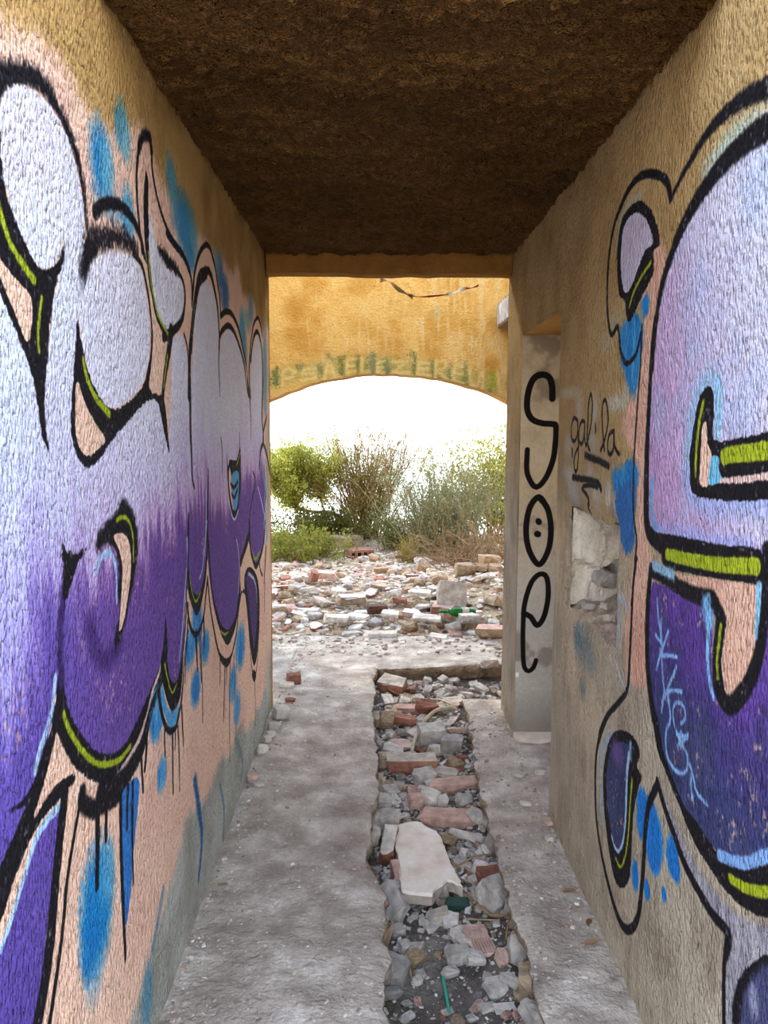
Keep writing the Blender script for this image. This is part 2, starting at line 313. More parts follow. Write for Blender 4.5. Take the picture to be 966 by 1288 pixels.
# --- lower loops and drips
L.fill(A3((-50, 1200), (60, 1160), (130, 1075), (138, 1040), (165, 950), (190, 880), (212, 740), (218, 620), (226, 640), (232, 720), (258, 830), (310, 922), (350, 960), (400, 970), (450, 930), (490, 850), (530, 760), (560, 680), (576, 620), (582, 500), (590, 620), (575, 700), (550, 800), (520, 900), (470, 1000), (420, 1058), (360, 1072), (290, 1030), (235, 960), (205, 920), (195, 980), (150, 1130)), BLK, soft=8, speck=.8)
L.fill(A4((205, 70), (180, 190), (150, 300), (138, 360), (175, 310), (215, 265), (270, 225), (300, 260), (290, 310), (250, 320), (225, 430), (210, 620), (190, 850), (150, 1071), (205, 1071), (300, 1000), (420, 500), (480, 200), (430, 235), (370, 250), (290, 215), (240, 135)), PEACH, soft=8)
L.fill(A4((195, 20), (185, 120), (150, 210), (110, 310), (60, 430), (0, 560), (-120, 760), (-120, 1000), (-20, 820), (30, 700), (62, 590), (112, 460), (152, 385), (200, 325), (245, 270), (278, 225), (262, 214), (220, 242), (180, 292), (135, 365), (150, 300), (172, 215), (196, 120), (208, 60)), BLK, soft=8, speck=.7)
L.stroke(A4((240, 275), (226, 400), (212, 560), (200, 700), (186, 850), (166, 1000), (135, 1200)), 36, BLK, 50)
L.stroke(A4((292, 322), (280, 380), (266, 480), (250, 600), (238, 740), (220, 900), (200, 1071), (190, 1150)), 15, BLK, 22)
L.stroke(A4((216, 330), (180, 372), (140, 442), (110, 540), (80, 640), (50, 740), (18, 830)), 17, SKYB, 14)
L.stroke(A3((206, 700), (196, 800), (178, 880), (150, 960), (136, 1030)), 14, SKYB, 18)
L.stroke(A3((235, 835), (256, 890), (300, 960), (340, 998), (380, 1006), (430, 988), (466, 942)), 15.8, LIME, 13.0)
L.stroke(A3((238, 380), (224, 500), (222, 620), (228, 720)), 30, (60, 40, 100), 26, soft=14)
L.fill(A3((222, 232), (240, 262), (270, 275), (300, 262), (345, 215), (300, 280), (278, 330), (256, 390), (240, 440), (228, 400), (232, 320)), BLK, soft=12, speck=1.0)
L.stroke(A3((325, 530), (340, 600), (372, 640), (405, 625), (432, 575)), 60, (66, 44, 112), 40, soft=30, alpha=.8)
L.fill(A3((437, 84), (468, 122), (485, 190), (486, 270), (476, 360), (462, 430), (445, 510), (425, 580), (408, 606), (412, 550), (425, 480), (420, 400), (425, 320), (410, 260), (385, 242), (352, 270), (352, 212), (382, 168), (415, 128)), BLK, soft=14, speck=1.0)
L.fill(A3((405, 212), (440, 203), (460, 242), (464, 330), (455, 420), (438, 515), (424, 540), (430, 440), (436, 330), (426, 262)), PEACH, soft=6)
L.stroke(A3((418, 158), (440, 146), (460, 166), (471, 220), (472, 300)), 13.0, LIME, 7.2)
L.stroke(A3((348, 336), (364, 292), (390, 272), (410, 298), (416, 360), (415, 440)), 18, SKYB, 10)
# peach / pale sliver that follows the outline of the loop
L.stroke(B4((272, 180), (262, 240), (230, 340), (190, 520), (130, 680), (60, 810), (0, 900), (-90, 985)), 13, (226, 196, 190), 30)
L.stroke(B4((262, 300), (230, 380), (212, 450)), 12, (110, 180, 225))
L.stroke(B4((278, 270), (250, 370), (222, 460), (195, 570), (162, 690), (108, 800), (50, 890), (-20, 950), (-85, 975)), 30, BLK, 60, soft=8)
L.stroke(A4((300, 280), (300, 310), (345, 335), (372, 320), (410, 300), (440, 270)), 40, BLK, 34, soft=9)
# blue shapes
for (u, v, a, b_, al) in [(201, 912, 7, 22, 1), (205, 895, 5, 30, .9), (222, 905, 8, 14, .9), (209, 976, 6, 20, 1), (250, 868, 6, 22, .95), (243, 815, 7, 24, 1), (252, 790, 6, 24, .95), (262, 815, 5, 20, .95), (306, 815, 5.5, 26, 1), (297, 862, 4.5, 22, .9), (302, 893, 4, 20, .9), (250, 770, 6, 20, .9)]:
    L.blob(u, v, a, b_, BLUE, al, 1.6)
L.fill(A4((438, 290), (478, 230), (498, 230), (495, 330), (480, 500), (470, 640), (455, 740), (440, 650), (440, 450)), (50, 125, 205), soft=10)
L.blob(130, 1145, 20, 75, (25, 135, 205), 1, 1.7); L.blob(122, 1190, 13, 40, (20, 125, 200), .9, 1.6); L.blob(142, 1100, 10, 40, (90, 175, 220), .8)
L.blob(128, 1235, 12, 25, (90, 170, 220), .35)
# drip two, three, four, five
L.fill(A3((583, 490), (590, 640), (600, 702), (612, 722), (628, 702), (640, 640), (646, 640), (642, 730), (630, 790), (610, 818), (594, 790), (578, 730), (568, 660), (576, 590)), BLK, soft=6)
L.stroke(A3((582, 655), (592, 705), (608, 755), (624, 722)), 8.6, LIME, 6.5)
L.fill(B4((285, 310), (305, 420), (330, 480), (365, 470), (365, 530), (335, 560), (300, 500), (278, 400)), (85, 165, 220), soft=6)
L.stroke(B4((262, 350), (275, 450), (300, 552), (330, 590), (365, 565), (382, 480), (398, 380), (408, 250), (418, 100), (432, -20)), 22, BLK, 12)
L.stroke(B4((420, 20), (410, 160), (398, 320), (385, 430)), 9, (228, 196, 180))
for pts, w in [(B4((195, 600), (190, 720), (180, 825)), 22), (B4((160, 700), (165, 850), (170, 955)), 18), (B4((298, 560), (297, 640), (302, 738)), 14), (B4((345, 580), (348, 740), (354, 960)), 18), (B4((362, 580), (362, 700)), 12), (B4((377, 560), (386, 700), (395, 945)), 13), (B4((398, 440), (405, 560), (412, 672)), 14),
               (B4((515, -60), (518, 150), (526, 530)), 12), (B4((485, -20), (490, 100), (494, 215)), 16), (B4((625, 140), (626, 200), (626, 300)), 16), (B4((656, 170), (656, 350), (656, 515)), 22), (B4((668, 170), (668, 300)), 12), (B4((690, 150), (691, 500), (695, 770)), 14), (B4((714, 120), (718, 300), (720, 410)), 11),
               (B4((836, 230), (842, 400), (842, 550)), 14), (A4((355, 330), (358, 450), (356, 600)), 30), (A4((386, 320), (386, 440)), 22), (A4((436, 280), (440, 480), (448, 700), (456, 850)), 24), (A4((462, 250), (460, 400)), 18), (A4((478, 240), (478, 450), (480, 590)), 16)]:
    L.stroke(pts, w, BLK, w * .7, soft=5)
L.stroke(B3((236, 130), (242, 300), (226, 560), (214, 800), (200, 960), (186, 1120)), 15, (190, 200, 235), 9)
L.stroke(B3((248, 60), (245, 300), (238, 560), (238, 700), (228, 900), (212, 1080), (190, 1230)), 13, BLK, 13)
L.fill(B3((246, 330), (262, 440), (290, 545), (322, 582), (350, 556), (376, 470), (394, 300), (412, 60), (408, 300), (400, 430), (380, 560), (356, 680), (330, 748), (310, 732), (278, 660), (252, 550)), BLK, soft=5)
L.fill(B3((408, 290), (420, 420), (400, 480), (390, 600), (370, 680), (395, 470)), PEACH, soft=5)
L.stroke(B3((264, 425), (275, 520), (298, 605), (318, 635), (340, 600), (356, 555)), 8.6, LIME)
L.stroke(B3((400, -10), (386, 200), (367, 380), (348, 445)), 13, (190, 200, 235), 8)
L.stroke(B3((410, 450), (396, 600), (385, 730), (355, 860), (320, 905), (280, 860), (256, 770), (248, 660)), 18, BLK)
for pts, w in [(B3((318, 900), (325, 1000), (336, 1190)), 20), (B3((250, 780), (246, 1000), (235, 1288)), 12), (B3((350, 880), (360, 1100), (368, 1288)), 12), (B3((382, 760), (390, 900), (392, 1000)), 18)]:
    L.stroke(pts, w, BLK, w * .7)
L.fill(B3((404, 40), (420, 150), (436, 400), (456, 560), (490, 715), (530, 828), (572, 862), (606, 830), (645, 745), (664, 560), (672, 420), (680, 500), (666, 680), (646, 830), (610, 930), (570, 986), (530, 922), (490, 792), (460, 650), (434, 500), (418, 300)), BLK, soft=5)
L.stroke(B3((520, 872), (545, 900), (578, 882)), 10.1, LIME); L.stroke(B3((640, 130), (660, 250), (666, 400), (662, 560)), 10, (205, 205, 235))
L.stroke(B3((412, 470), (430, 650), (452, 790), (480, 950), (510, 1065), (560, 1112), (602, 1080), (632, 980), (652, 880), (666, 700), (682, 560), (696, 540), (718, 565)), 16, BLK, 18)
L.fill(B3((500, 1035), (560, 1108), (608, 1055), (602, 1110), (566, 1168), (520, 1122)), BLK, soft=6)
L.fill(B3((735, 130), (748, 200), (775, 310), (800, 350), (830, 265), (855, 170), (870, 200), (850, 330), (826, 420), (790, 400), (745, 350), (710, 400), (702, 520), (680, 540), (675, 345), (715, 250)), PEACH, soft=6)
L.fill(B3((742, 60), (736, 160), (702, 262), (676, 350), (668, 300), (700, 200)), BLK, soft=5)
L.stroke(B3((745, -10), (752, 180), (778, 310), (800, 345), (832, 260), (852, 150), (862, -10)), 34, BLK, 24); L.stroke(B3((772, 250), (792, 292), (828, 225)), 13.0, LIME)
L.stroke(B3((872, 200), (868, 340), (862, 480)), 40, BLK, 14); L.stroke(B3((820, 300), (832, 380), (850, 420)), 24, BLK, 14); L.stroke(B3((868, 480), (868, 720)), 14, BLK, 8)
L.stroke(B3((900, -10), (890, 60), (880, 160)), 16, (150, 200, 220))
L.fill(B3((706, 500), (712, 402), (745, 350), (788, 392), (816, 480), (832, 650), (826, 900), (812, 1080), (790, 1150), (768, 1050), (748, 850), (735, 700), (722, 590)), BLK, soft=5)
L.fill(B3((722, 420), (750, 385), (788, 440), (806, 560), (813, 700), (804, 900), (790, 1010), (772, 900), (752, 700), (730, 530)), (84, 60, 118), soft=6)
L.stroke(B3((740, 405), (775, 440), (800, 520), (812, 640)), 16, (205, 195, 225), 8)
L.stroke(B3((716, 560), (740, 760), (752, 900), (770, 1150), (788, 1240), (808, 1190), (822, 1000), (832, 800)), 14, BLK)
L.fill(B3((770, 1220), (790, 1180), (808, 1230), (790, 1285)), BLK, soft=5)
# blue streaks on the foot
L.stroke(B4((487, 890), (505, 1000), (520, 1120), (530, 1270), (512, 1480)), 44, (40, 100, 160), 30, soft=20)
L.stroke(B4((640, 910), (660, 1050), (655, 1230)), 22, (80, 125, 150), soft=18, alpha=.8)
L.stroke(B4((730, 640), (770, 780), (760, 870)), 40, (110, 130, 140), soft=30, alpha=.7)
L.blob(193, 1260, 8, 45, (80, 150, 185), .7); L.stroke(B4((300, 1560), (240, 1900)), 30, (80, 140, 170), soft=20, alpha=.7)

# ================================================================== RIGHT WALL PAINT
R = Canvas(lambda u, v: on_x(u, v, XR), YS, YE, 0.0, ZC, 400, 720, 31)
R5 = crop(620, 60, .3582); R6 = crop(620, 400, .3582); R7 = crop(620, 700, .3582); R8 = crop(620, 920, .3582)
S5 = crop(740, 900, .234); S6 = crop(800, 480, .1718); S7 = crop(800, 680, .1718); S8 = crop(700, 480, .1397); V5 = crop(820, 690, .2564)
R.put(np.ones_like(R.g), lambda u, z, b, g, st: mixc(mixc((190, 160, 112), (158, 126, 80), (b - .35) * 1.6 + (g - .5) * .6), mixc((190, 177, 158), (150, 136, 118), (b - .35) * 1.6 + (st - .5) * .9), (1.52 - z) * 2.2 + (b - .5) * 1.0))
# pale sprayed patches round the small tag, old blue and grey scuffs
for (u, v, a, b_, c, al) in [(716, 492, 14, 8, (205, 200, 185), .6), (728, 510, 5, 20, (205, 200, 190), .7), (748, 515, 5, 28, (205, 205, 195), .6), (775, 505, 14, 12, (210, 208, 200), .75), (786, 495, 5, 22, (205, 205, 200), .6), (715, 560, 6, 18, (200, 200, 195), .6), (716, 595, 8, 14, (205, 208, 210), .7), (745, 555, 7, 16, (200, 205, 205), .5),
        (722, 620, 8, 16, (195, 200, 205), .7), (750, 620, 6, 24, (205, 205, 200), .6), (765, 620, 5, 18, (215, 215, 215), .6), (775, 640, 4, 20, (200, 205, 210), .6), (742, 595, 5, 18, (200, 200, 200), .5), (776, 690, 5, 40, (190, 195, 205), .5), (772, 400, 8, 14, (175, 170, 150), .6), (762, 430, 10, 16, (180, 175, 155), .5),
        (778, 780, 5, 45, (185, 190, 200), .6), (735, 810, 10, 30, (90, 120, 140), .5), (728, 800, 6, 22, (70, 105, 135), .6), (745, 830, 10, 22, (110, 125, 135), .5), (735, 865, 4, 14, (80, 120, 150), .5), (705, 800, 3, 40, (150, 150, 145), .5)]:
    R.blob(u, v, a, b_, c, al, 1.1)
PK = lambda u, z, b, g, st: mixc((228, 182, 160), (205, 150, 128), (b - .35) * 1.5 + (g - .5) * .5)
R.fill([(812, 365), (806, 420), (802, 470), (790, 505), (782, 540), (800, 580), (800, 680), (788, 780), (792, 850), (812, 862), (826, 840), (822, 720), (812, 640), (816, 480), (822, 400), (836, 320), (824, 300), (822, 330)], PK, soft=22, speck=.8)
# blue accents
for pts in [R5((440, 1010), (455, 960), (495, 918), (520, 955), (520, 1040), (498, 1080), (460, 1100)), R6((445, 130), (490, 60), (520, 20), (518, 120), (505, 220), (492, 275), (462, 200)),
            S8((500, 810), (540, 770), (590, 760), (650, 690), (690, 680), (730, 740), (745, 860), (715, 960), (690, 960), (690, 1200), (640, 1300), (540, 1288), (560, 1060), (520, 960))]:
    R.fill(pts, lambda u, z, b, g, st: mixc((40, 130, 205), (70, 160, 215), (st - .4) * 2.2), soft=22, speck=1.0)
R.fill(R6((440, 600), (500, 560), (500, 700), (498, 790), (468, 822), (448, 760), (432, 700)), (52, 110, 180), soft=16, speck=1.0)
R.blob(R5((532, 895))[0][0], R5((532, 895))[0][1], 5, 15, BLUE, 1, 2); R.blob(806, 318, 5, 16, (180, 205, 205), .5)
for (x, y, a, b_) in [(305, 480, 11, 28), (300, 570, 9, 24), (355, 560, 14, 20), (370, 640, 18, 36), (365, 740, 14, 22), (470, 740, 12, 30), (485, 810, 10, 18), (270, 850, 7, 22), (335, 930, 6, 14), (425, 950, 5, 10), (350, 490, 10, 15)]:
    q = S5((x, y))[0]; R.blob(q[0], q[1], a * .62, b_ * .75, (28, 125, 215), 1, 2.4)
# pale halo beside the letters
R.stroke(R5((1100, 190), (966, 225), (880, 275), (800, 345), (745, 425)), 40, (175, 200, 200), soft=40, alpha=.8)
# upper letter fill
def up_fill(u, z, b, g, st):
    t = np.clip((u - 1.55) / .5, 0, 1) * .8 + (1.75 - z) * .9 + (b - .5) * .5
    c = ramp(t, [(0, (208, 206, 228)), (.35, (206, 196, 226)), (.7, (204, 174, 216)), (1.1, (196, 158, 206))])
    c = mixc(c, (184, 200, 238), np.clip((b - .5) * 4, 0, 1) * .6)
    return c * (.94 + .12 * g[..., None])
R.fill(R5((1400, 130), (1100, 215), (966, 285), (880, 335), (800, 412), (742, 490), (694, 565), (655, 645), (624, 725), (596, 825), (576, 930), (566, 1030), (560, 1117)) + R6((548, 300), (542, 600), (545, 720), (590, 780), (960, 830), (1000, 900), (1500, 950)), up_fill, soft=8, smooth=False)
R.stroke(R5((1400, 110), (1100, 195), (1000, 245), (930, 285), (880, 322), (800, 400), (741, 480), (690, 560), (650, 640), (620, 722), (592, 820), (572, 930), (562, 1030), (556, 1117)), 66, BLK, 20, soft=9, speck=.8)
R.stroke(R6((564, 0), (551, 150), (545, 300), (540, 450), (539, 600), (541, 700), (552, 752), (590, 790)), 20, BLK, 44, soft=6)
R.stroke(R6((560, 560), (556, 660), (575, 740)), 18, (100, 175, 225), 24, soft=12, alpha=.8)
R.stroke(R6((590, 735), (660, 750), (760, 775), (900, 790)), 30, (165, 170, 235), soft=25, alpha=.8)
# cut-out of the upper letter
KR5 = S6((398, 430), (386, 540), (394, 690), (410, 785), (470, 832), (650, 850), (850, 855), (966, 835), (1300, 825), (1300, 305), (966, 352), (750, 395), (592, 418), (556, 355), (566, 200), (560, 60), (527, 10), (465, 90), (430, 240))
R.stroke(S6((375, 560), (385, 420), (420, 230), (455, 80), (525, -20)), 60, (165, 200, 236), soft=40, alpha=.85)
R.stroke(S6((590, 20), (598, 200), (590, 360)), 40, (150, 205, 238), soft=28, alpha=.85)
R.stroke(S6((380, 700), (420, 810), (520, 868), (700, 880), (900, 870), (1300, 850)), 50, (160, 180, 238), soft=40, alpha=.7)
R.fill(KR5, BLK, soft=7, speck=.7)
R.fill(S6((482, 300), (512, 278), (518, 430), (552, 535), (536, 728), (464, 728), (470, 450)), PEACH, soft=6)
R.fill(S6((548, 535), (602, 535), (608, 640), (640, 700), (600, 728), (530, 730)), (120, 195, 232), soft=6)
R.fill(S6((620, 690), (800, 668), (966, 645), (1300, 610), (1300, 690), (966, 700), (800, 722), (620, 728)), (232, 200, 190), soft=7)
R.stroke(S6((490, 130), (462, 260), (442, 420), (432, 560), (432, 672)), 15, LIME, 12)
R.stroke(S6((640, 530), (700, 515), (850, 498), (966, 482), (1300, 450)), 34, LIME, 36)
# middle bar
R.fill(R6((542, 715), (570, 745), (650, 757), (800, 787), (920, 800), (958, 850), (968, 925), (1100, 960), (1100, 1000), (930, 930), (800, 908), (690, 887), (604, 866), (590, 805), (556, 775)), BLK, soft=7)
R.fill(S7((900, 20), (966, 60), (1100, 200), (1100, 900), (966, 900), (930, 500), (940, 200)), lambda u, z, b, g, st: mixc((120, 82, 170), (176, 150, 214), (b - .4) * 2.5), soft=10)
R.stroke(R6((612, 822), (700, 842), (800, 857), (922, 862)), 30, LIME, 34)
# lower letter: violet into night blue, with worn chips
def low_fill(u, z, b, g, st):
    t = np.clip((1.16 - z) / .55, 0, 1.3) + (b - .5) * .5 + np.clip((u - 1.9) / .5, -1, 1) * .1
    c = ramp(t, [(-.1, (112, 74, 164)), (.12, (94, 66, 150)), (.32, (72, 62, 126)), (.6, (60, 64, 114)), (1.2, (60, 68, 108))])
    c = mixc(c, (74, 76, 118), np.clip((b - .5) * 3, 0, 1) * np.clip((1.15 - z) * 6, 0, 1) * .8)
    chips = np.clip((vnoise(u * 38, z * 30, 77) - .62) * 4, 0, .9) * np.clip((g - .56) * 7, 0, 1)
    return mixc(c * (.88 + .24 * st[..., None]), (186, 160, 156), chips * .9)
R.fill(S7((120, 280), (300, 350), (480, 440), (560, 450), (575, 620), (570, 900), (620, 1150), (700, 1240), (800, 1160), (900, 960), (940, 700), (950, 200), (1300, 250), (2200, 400), (2200, 2300)) + S5((966, 790), (860, 795), (760, 775), (700, 715), (650, 655), (590, 560), (520, 470), (460, 320), (400, 170), (365, 0)) + S7((100, 1050), (85, 850), (82, 600), (95, 420)), low_fill, soft=8, smooth=False)
R.fill(S7((270, 215), (400, 240), (550, 258), (700, 280), (850, 305), (912, 325), (906, 500), (892, 700), (862, 880), (822, 1000), (762, 1105), (720, 1132), (680, 1105), (650, 1000), (650, 800), (668, 650), (645, 560), (610, 500), (600, 400), (560, 352), (450, 325), (340, 275)), PK, soft=7)
R.stroke(S7((952, 60), (950, 200), (938, 400), (925, 640), (895, 850), (845, 1010), (780, 1120), (715, 1190), (655, 1140), (615, 1030), (605, 880), (612, 740), (622, 600)), 38, BLK, 42, soft=7)
R.stroke(S7((640, 570), (600, 480), (560, 410), (450, 385), (300, 312), (180, 238), (110, 205)), 40, BLK, 36, soft=8)
R.stroke(S7((625, 640), (612, 760), (612, 900), (640, 1060)), 44, BLK, 34)
R.stroke(S7((108, 190), (90, 400), (82, 600), (87, 850), (105, 1050), (140, 1285)), 28, BLK, 34)
R.stroke(S7((130, 170), (190, 200), (270, 235)), 26, (150, 190, 220), soft=10)
R.stroke(S7((895, 325), (890, 500), (882, 680)), 24, (140, 200, 235), 14)
R.stroke(S7((630, 605), (617, 760), (608, 880), (620, 985)), 13, LIME, 10)
R.stroke(S7((525, 470), (545, 560)), 46, (130, 190, 235), 40, soft=24); R.stroke(S7((540, 560), (540, 700), (540, 850), (556, 1000), (592, 1135)), 20, (130, 190, 235), 14)
# belly of the lower letter
R.fill(S5((352, -10), (380, 170), (428, 290), (490, 440), (540, 570), (600, 700), (680, 820), (750, 920), (830, 1000), (920, 1055), (966, 1066), (1500, 1080), (1500, 720), (966, 782), (860, 792), (760, 772), (705, 715), (655, 650), (595, 560), (528, 470), (470, 330), (410, 170), (375, -10)), BLK, soft=7)
R.stroke(S5((720, 737), (790, 765), (870, 778), (966, 740), (1300, 600)), 24, (130, 170, 230), 26)
R.stroke(S5((780, 860), (850, 905), (966, 932), (1300, 930)), 20, LIME, 26)
R.fill(S5((390, 340), (440, 450), (500, 600), (590, 780), (690, 920), (800, 1040), (966, 1110), (1500, 1130), (1500, 1700), (800, 1700), (770, 1260), (780, 1180), (680, 1050), (600, 920), (530, 780), (480, 640), (430, 500)), lambda u, z, b, g, st: mixc((172, 172, 190), (120, 122, 150), (st - .35) * 2), soft=14, alpha=.75)
R.stroke(S5((385, 345), (432, 500), (482, 640), (532, 780), (602, 920), (682, 1050), (762, 1140), (778, 1185), (762, 1262)), 24, BLK, 26)
R.stroke(R8((836, 720), (828, 780), (824, 860), (823, 960), (823, 1100)), 18, BLK)
R.stroke(S5((385, 360), (340, 470), (322, 600), (315, 750), (308, 900), (294, 1030), (270, 1110), (232, 1142), (190, 1110), (150, 1010), (112, 870), (80, 720), (55, 550), (46, 350), (56, 180), (86, 70), (112, 0)), 30, BLK, 20)
R.stroke(R7((380, 640), (386, 605), (412, 550), (450, 505), (478, 460), (484, 380), (488, 250), (494, 100), (506, 0)), 22, BLK, 14)
R.stroke(R6((488, 1000), (500, 850), (506, 770), (497, 700), (494, 560), (504, 300), (514, 150), (520, 20)), 13, BLK, 11)
R.stroke(R7((430, 140), (440, 230), (435, 350), (470, 460)), 18, (185, 200, 220), 10, alpha=.8)
R.stroke(R7((440, 130), (465, 150), (475, 185)), 16, (185, 200, 220), alpha=.8)
# small hooked piece, low left
R.stroke(S5((90, 560), (75, 380), (85, 200), (130, 90)), 30, (150, 180, 205), soft=22, alpha=.8)
R.fill(S5((188, 68), (240, 90), (275, 140), (290, 200), (275, 260), (300, 318), (285, 370), (262, 480), (250, 640), (246, 780), (235, 870), (200, 918), (165, 895), (140, 820), (120, 700), (100, 540), (90, 400), (92, 280), (112, 170), (140, 95)), BLK, soft=7)
R.fill(S5((150, 150), (195, 132), (235, 160), (232, 240), (220, 300), (218, 450), (214, 580), (195, 690), (170, 722), (148, 690), (130, 600), (112, 470), (105, 350), (115, 240)), low_fill, soft=8)
R.blob(S5((165, 190))[0][0], S5((165, 190))[0][1], 9, 14, (112, 84, 150), .8)
R.stroke(S5((135, 640), (150, 690), (172, 720), (195, 680), (212, 560), (217, 400), (222, 290), (232, 200)), 9, SKYB, 22)
R.stroke(S5((240, 150), (240, 225)), 24, (150, 190, 230), 10, soft=14)
R.stroke(S5((248, 340), (238, 480), (228, 640), (212, 750), (185, 805), (160, 760)), 12, LIME, 10)
# dark round foot at the frame's lower corner
R.fill(R8((1000, 770), (930, 800), (885, 850), (858, 930), (856, 1030), (870, 1300), (1300, 1300), (1300, 760)), BLK, soft=8)
R.fill(R8((1000, 800), (940, 835), (905, 890), (888, 960), (890, 1250), (1280, 1250), (1280, 790)), (72, 76, 116), soft=16)
R.blob(R8((930, 935))[0][0], R8((930, 935))[0][1], 7, 22, (170, 172, 200), .7)
# small hooked piece, top left, and the long outer line
R.fill(R5((432, 720), (444, 610), (474, 555), (510, 532), (546, 560), (572, 620), (582, 690), (562, 704), (578, 740), (560, 792), (522, 862), (492, 930), (470, 957), (458, 880), (440, 860)), BLK, soft=8, speck=.8)
R.fill(R5((446, 700), (456, 620), (490, 574), (524, 585), (548, 630), (558, 680), (530, 708), (510, 760), (480, 838), (458, 852), (447, 790)), (206, 196, 222), soft=8)
R.fill(R5((562, 704), (590, 700), (580, 760), (540, 850), (520, 870), (560, 790)), PK, soft=8)
R.stroke(R5((551, 748), (522, 792), (492, 850), (475, 905)), 12, LIME, 10)
R.stroke(R5((430, 700), (445, 590), (480, 530), (515, 510)), 16, (170, 185, 180), soft=14, alpha=.7)
R.stroke(R5((515, 1000), (498, 1070), (466, 1102), (445, 1060), (436, 975), (416, 1002), (405, 970), (399, 880), (402, 760), (416, 640), (440, 560), (476, 482), (516, 442), (560, 437), (600, 462), (616, 522)), 14, BLK, 24, soft=6)
R.stroke(R5((616, 522), (650, 450), (700, 360), (750, 282), (810, 217), (870, 172), (966, 127), (1100, 90), (1400, 40)), 14, BLK, 60, soft=10)
# the small black tag
for pts in [S8((185, 335), (155, 312), (132, 380), (130, 480), (150, 525), (180, 490), (192, 380), (188, 335), (192, 460), (196, 580), (196, 690), (184, 785), (166, 788), (158, 700), (178, 612), (202, 580)),
            S8((250, 352), (226, 340), (206, 400), (200, 490), (216, 552), (240, 522), (252, 420), (252, 352), (252, 480), (266, 562)),
            S8((268, 560), (290, 480), (312, 350), (320, 200), (305, 95), (286, 180), (280, 350), (276, 480), (285, 570), (300, 605)),
            S8((398, 605), (430, 520), (456, 400), (461, 280), (436, 148), (411, 200), (410, 350), (420, 480), (432, 605)),
            S8((512, 430), (482, 450), (462, 530), (466, 620), (490, 640), (514, 580), (516, 430), (522, 560), (546, 612), (568, 640))]:
    R.stroke(pts, 13, BLK, soft=5)
R.stroke(S8((140, 600), (142, 655)), 16, BLK); R.stroke(S8((350, 375), (352, 435)), 14, BLK)
R.stroke(S8((260, 650), (330, 680), (400, 710), (470, 745)), 22, BLK, 22, soft=8)
R.stroke(S8((150, 848), (230, 862), (310, 875), (380, 900), (402, 955)), 22, BLK, 20, soft=8)
R.stroke(S8((372, 935), (310, 918), (250, 925), (230, 952), (268, 1000), (290, 1050), (275, 1090), (264, 1130), (282, 1165)), 16, BLK, 13, soft=6)
R.stroke(S8((10, 340), (6, 560)), 12, BLK)
# light blue hand tag on the violet
for pts in [V5((24, 240), (30, 330), (46, 420), (52, 500)), V5((44, 340), (44, 420)), V5((20, 415), (48, 455)), V5((80, 395), (62, 450), (42, 510), (24, 580)), V5((40, 518), (80, 514), (124, 520)), V5((48, 500), (54, 600), (60, 690), (50, 790)), V5((122, 570), (90, 650), (52, 745)), V5((64, 710), (90, 685), (150, 690)),
            V5((78, 700), (92, 790), (92, 840), (76, 890), (80, 990), (112, 1060), (152, 1092), (182, 1070), (182, 1000), (160, 960), (136, 910), (112, 840), (108, 770), (130, 745), (162, 765), (170, 820), (150, 845)), V5((128, 900), (182, 915)), V5((150, 890), (134, 965)), V5((184, 905), (146, 950)),
            V5((195, 1050), (212, 1100), (230, 1180), (285, 1250)), V5((204, 1090), (202, 1150), (210, 1220))]:
    R.stroke(pts, 11, (135, 180, 232), 10, soft=5, speck=.7)

# ================================================================== JAMB PAINT (far side of the doorway) and ARCH WALL PAINT
J = Canvas(lambda u, v: on_y(u, v, DY1), XR, XR + .5, 0.0, DZ, 700, 700, 51)
T2 = crop(630, 440, .1553); T3 = crop(630, 620, .2564)
J.put(np.ones_like(J.g), lambda u, z, b, g, st: mixc(mixc((196, 180, 152), (160, 140, 112), (b - .35) * 1.7), (182, 178, 170), np.clip((1.25 - z) * 1.6, 0, 1)) * (.95 + .1 * g[..., None]))
J.put(np.clip((J.b - .62) * 6, 0, .5), (110, 100, 88)); J.put(np.clip(.25 - J.zz, 0, .2) * 3, (120, 112, 104))
J.stroke(T2((408, 385), (405, 280), (380, 212), (325, 190), (265, 215), (225, 290), (205, 400), (210, 490), (250, 556), (330, 585), (412, 590), (440, 612), (436, 750), (418, 880), (370, 1010), (310, 1090), (268, 1096), (230, 1040), (206, 960), (210, 800)), 31, (20, 18, 18), 25, soft=3, speck=.3)
J.stroke(T3((185, 14), (228, 70), (246, 170), (235, 270), (190, 345), (142, 280), (124, 180), (140, 70), (185, 14), (228, 70)), 28, (20, 18, 18), soft=3, speck=.3)
J.stroke(T3((184, 132), (187, 136)), 30, (20, 18, 18), soft=3); J.stroke(T3((179, 195), (183, 197)), 31, (20, 18, 18), soft=3)
J.stroke(T3((115, 585), (150, 602), (182, 643), (215, 600), (235, 500), (228, 410), (195, 392), (155, 430), (124, 520), (114, 610), (114, 780), (122, 850), (142, 868), (165, 852), (178, 815)), 27, (20, 18, 18), 22, soft=3, speck=.3)
J.blob(T3((80, 886))[0][0] + 1.5, T3((80, 886))[0][1], 2, 3, (240, 240, 240), 1, 3)

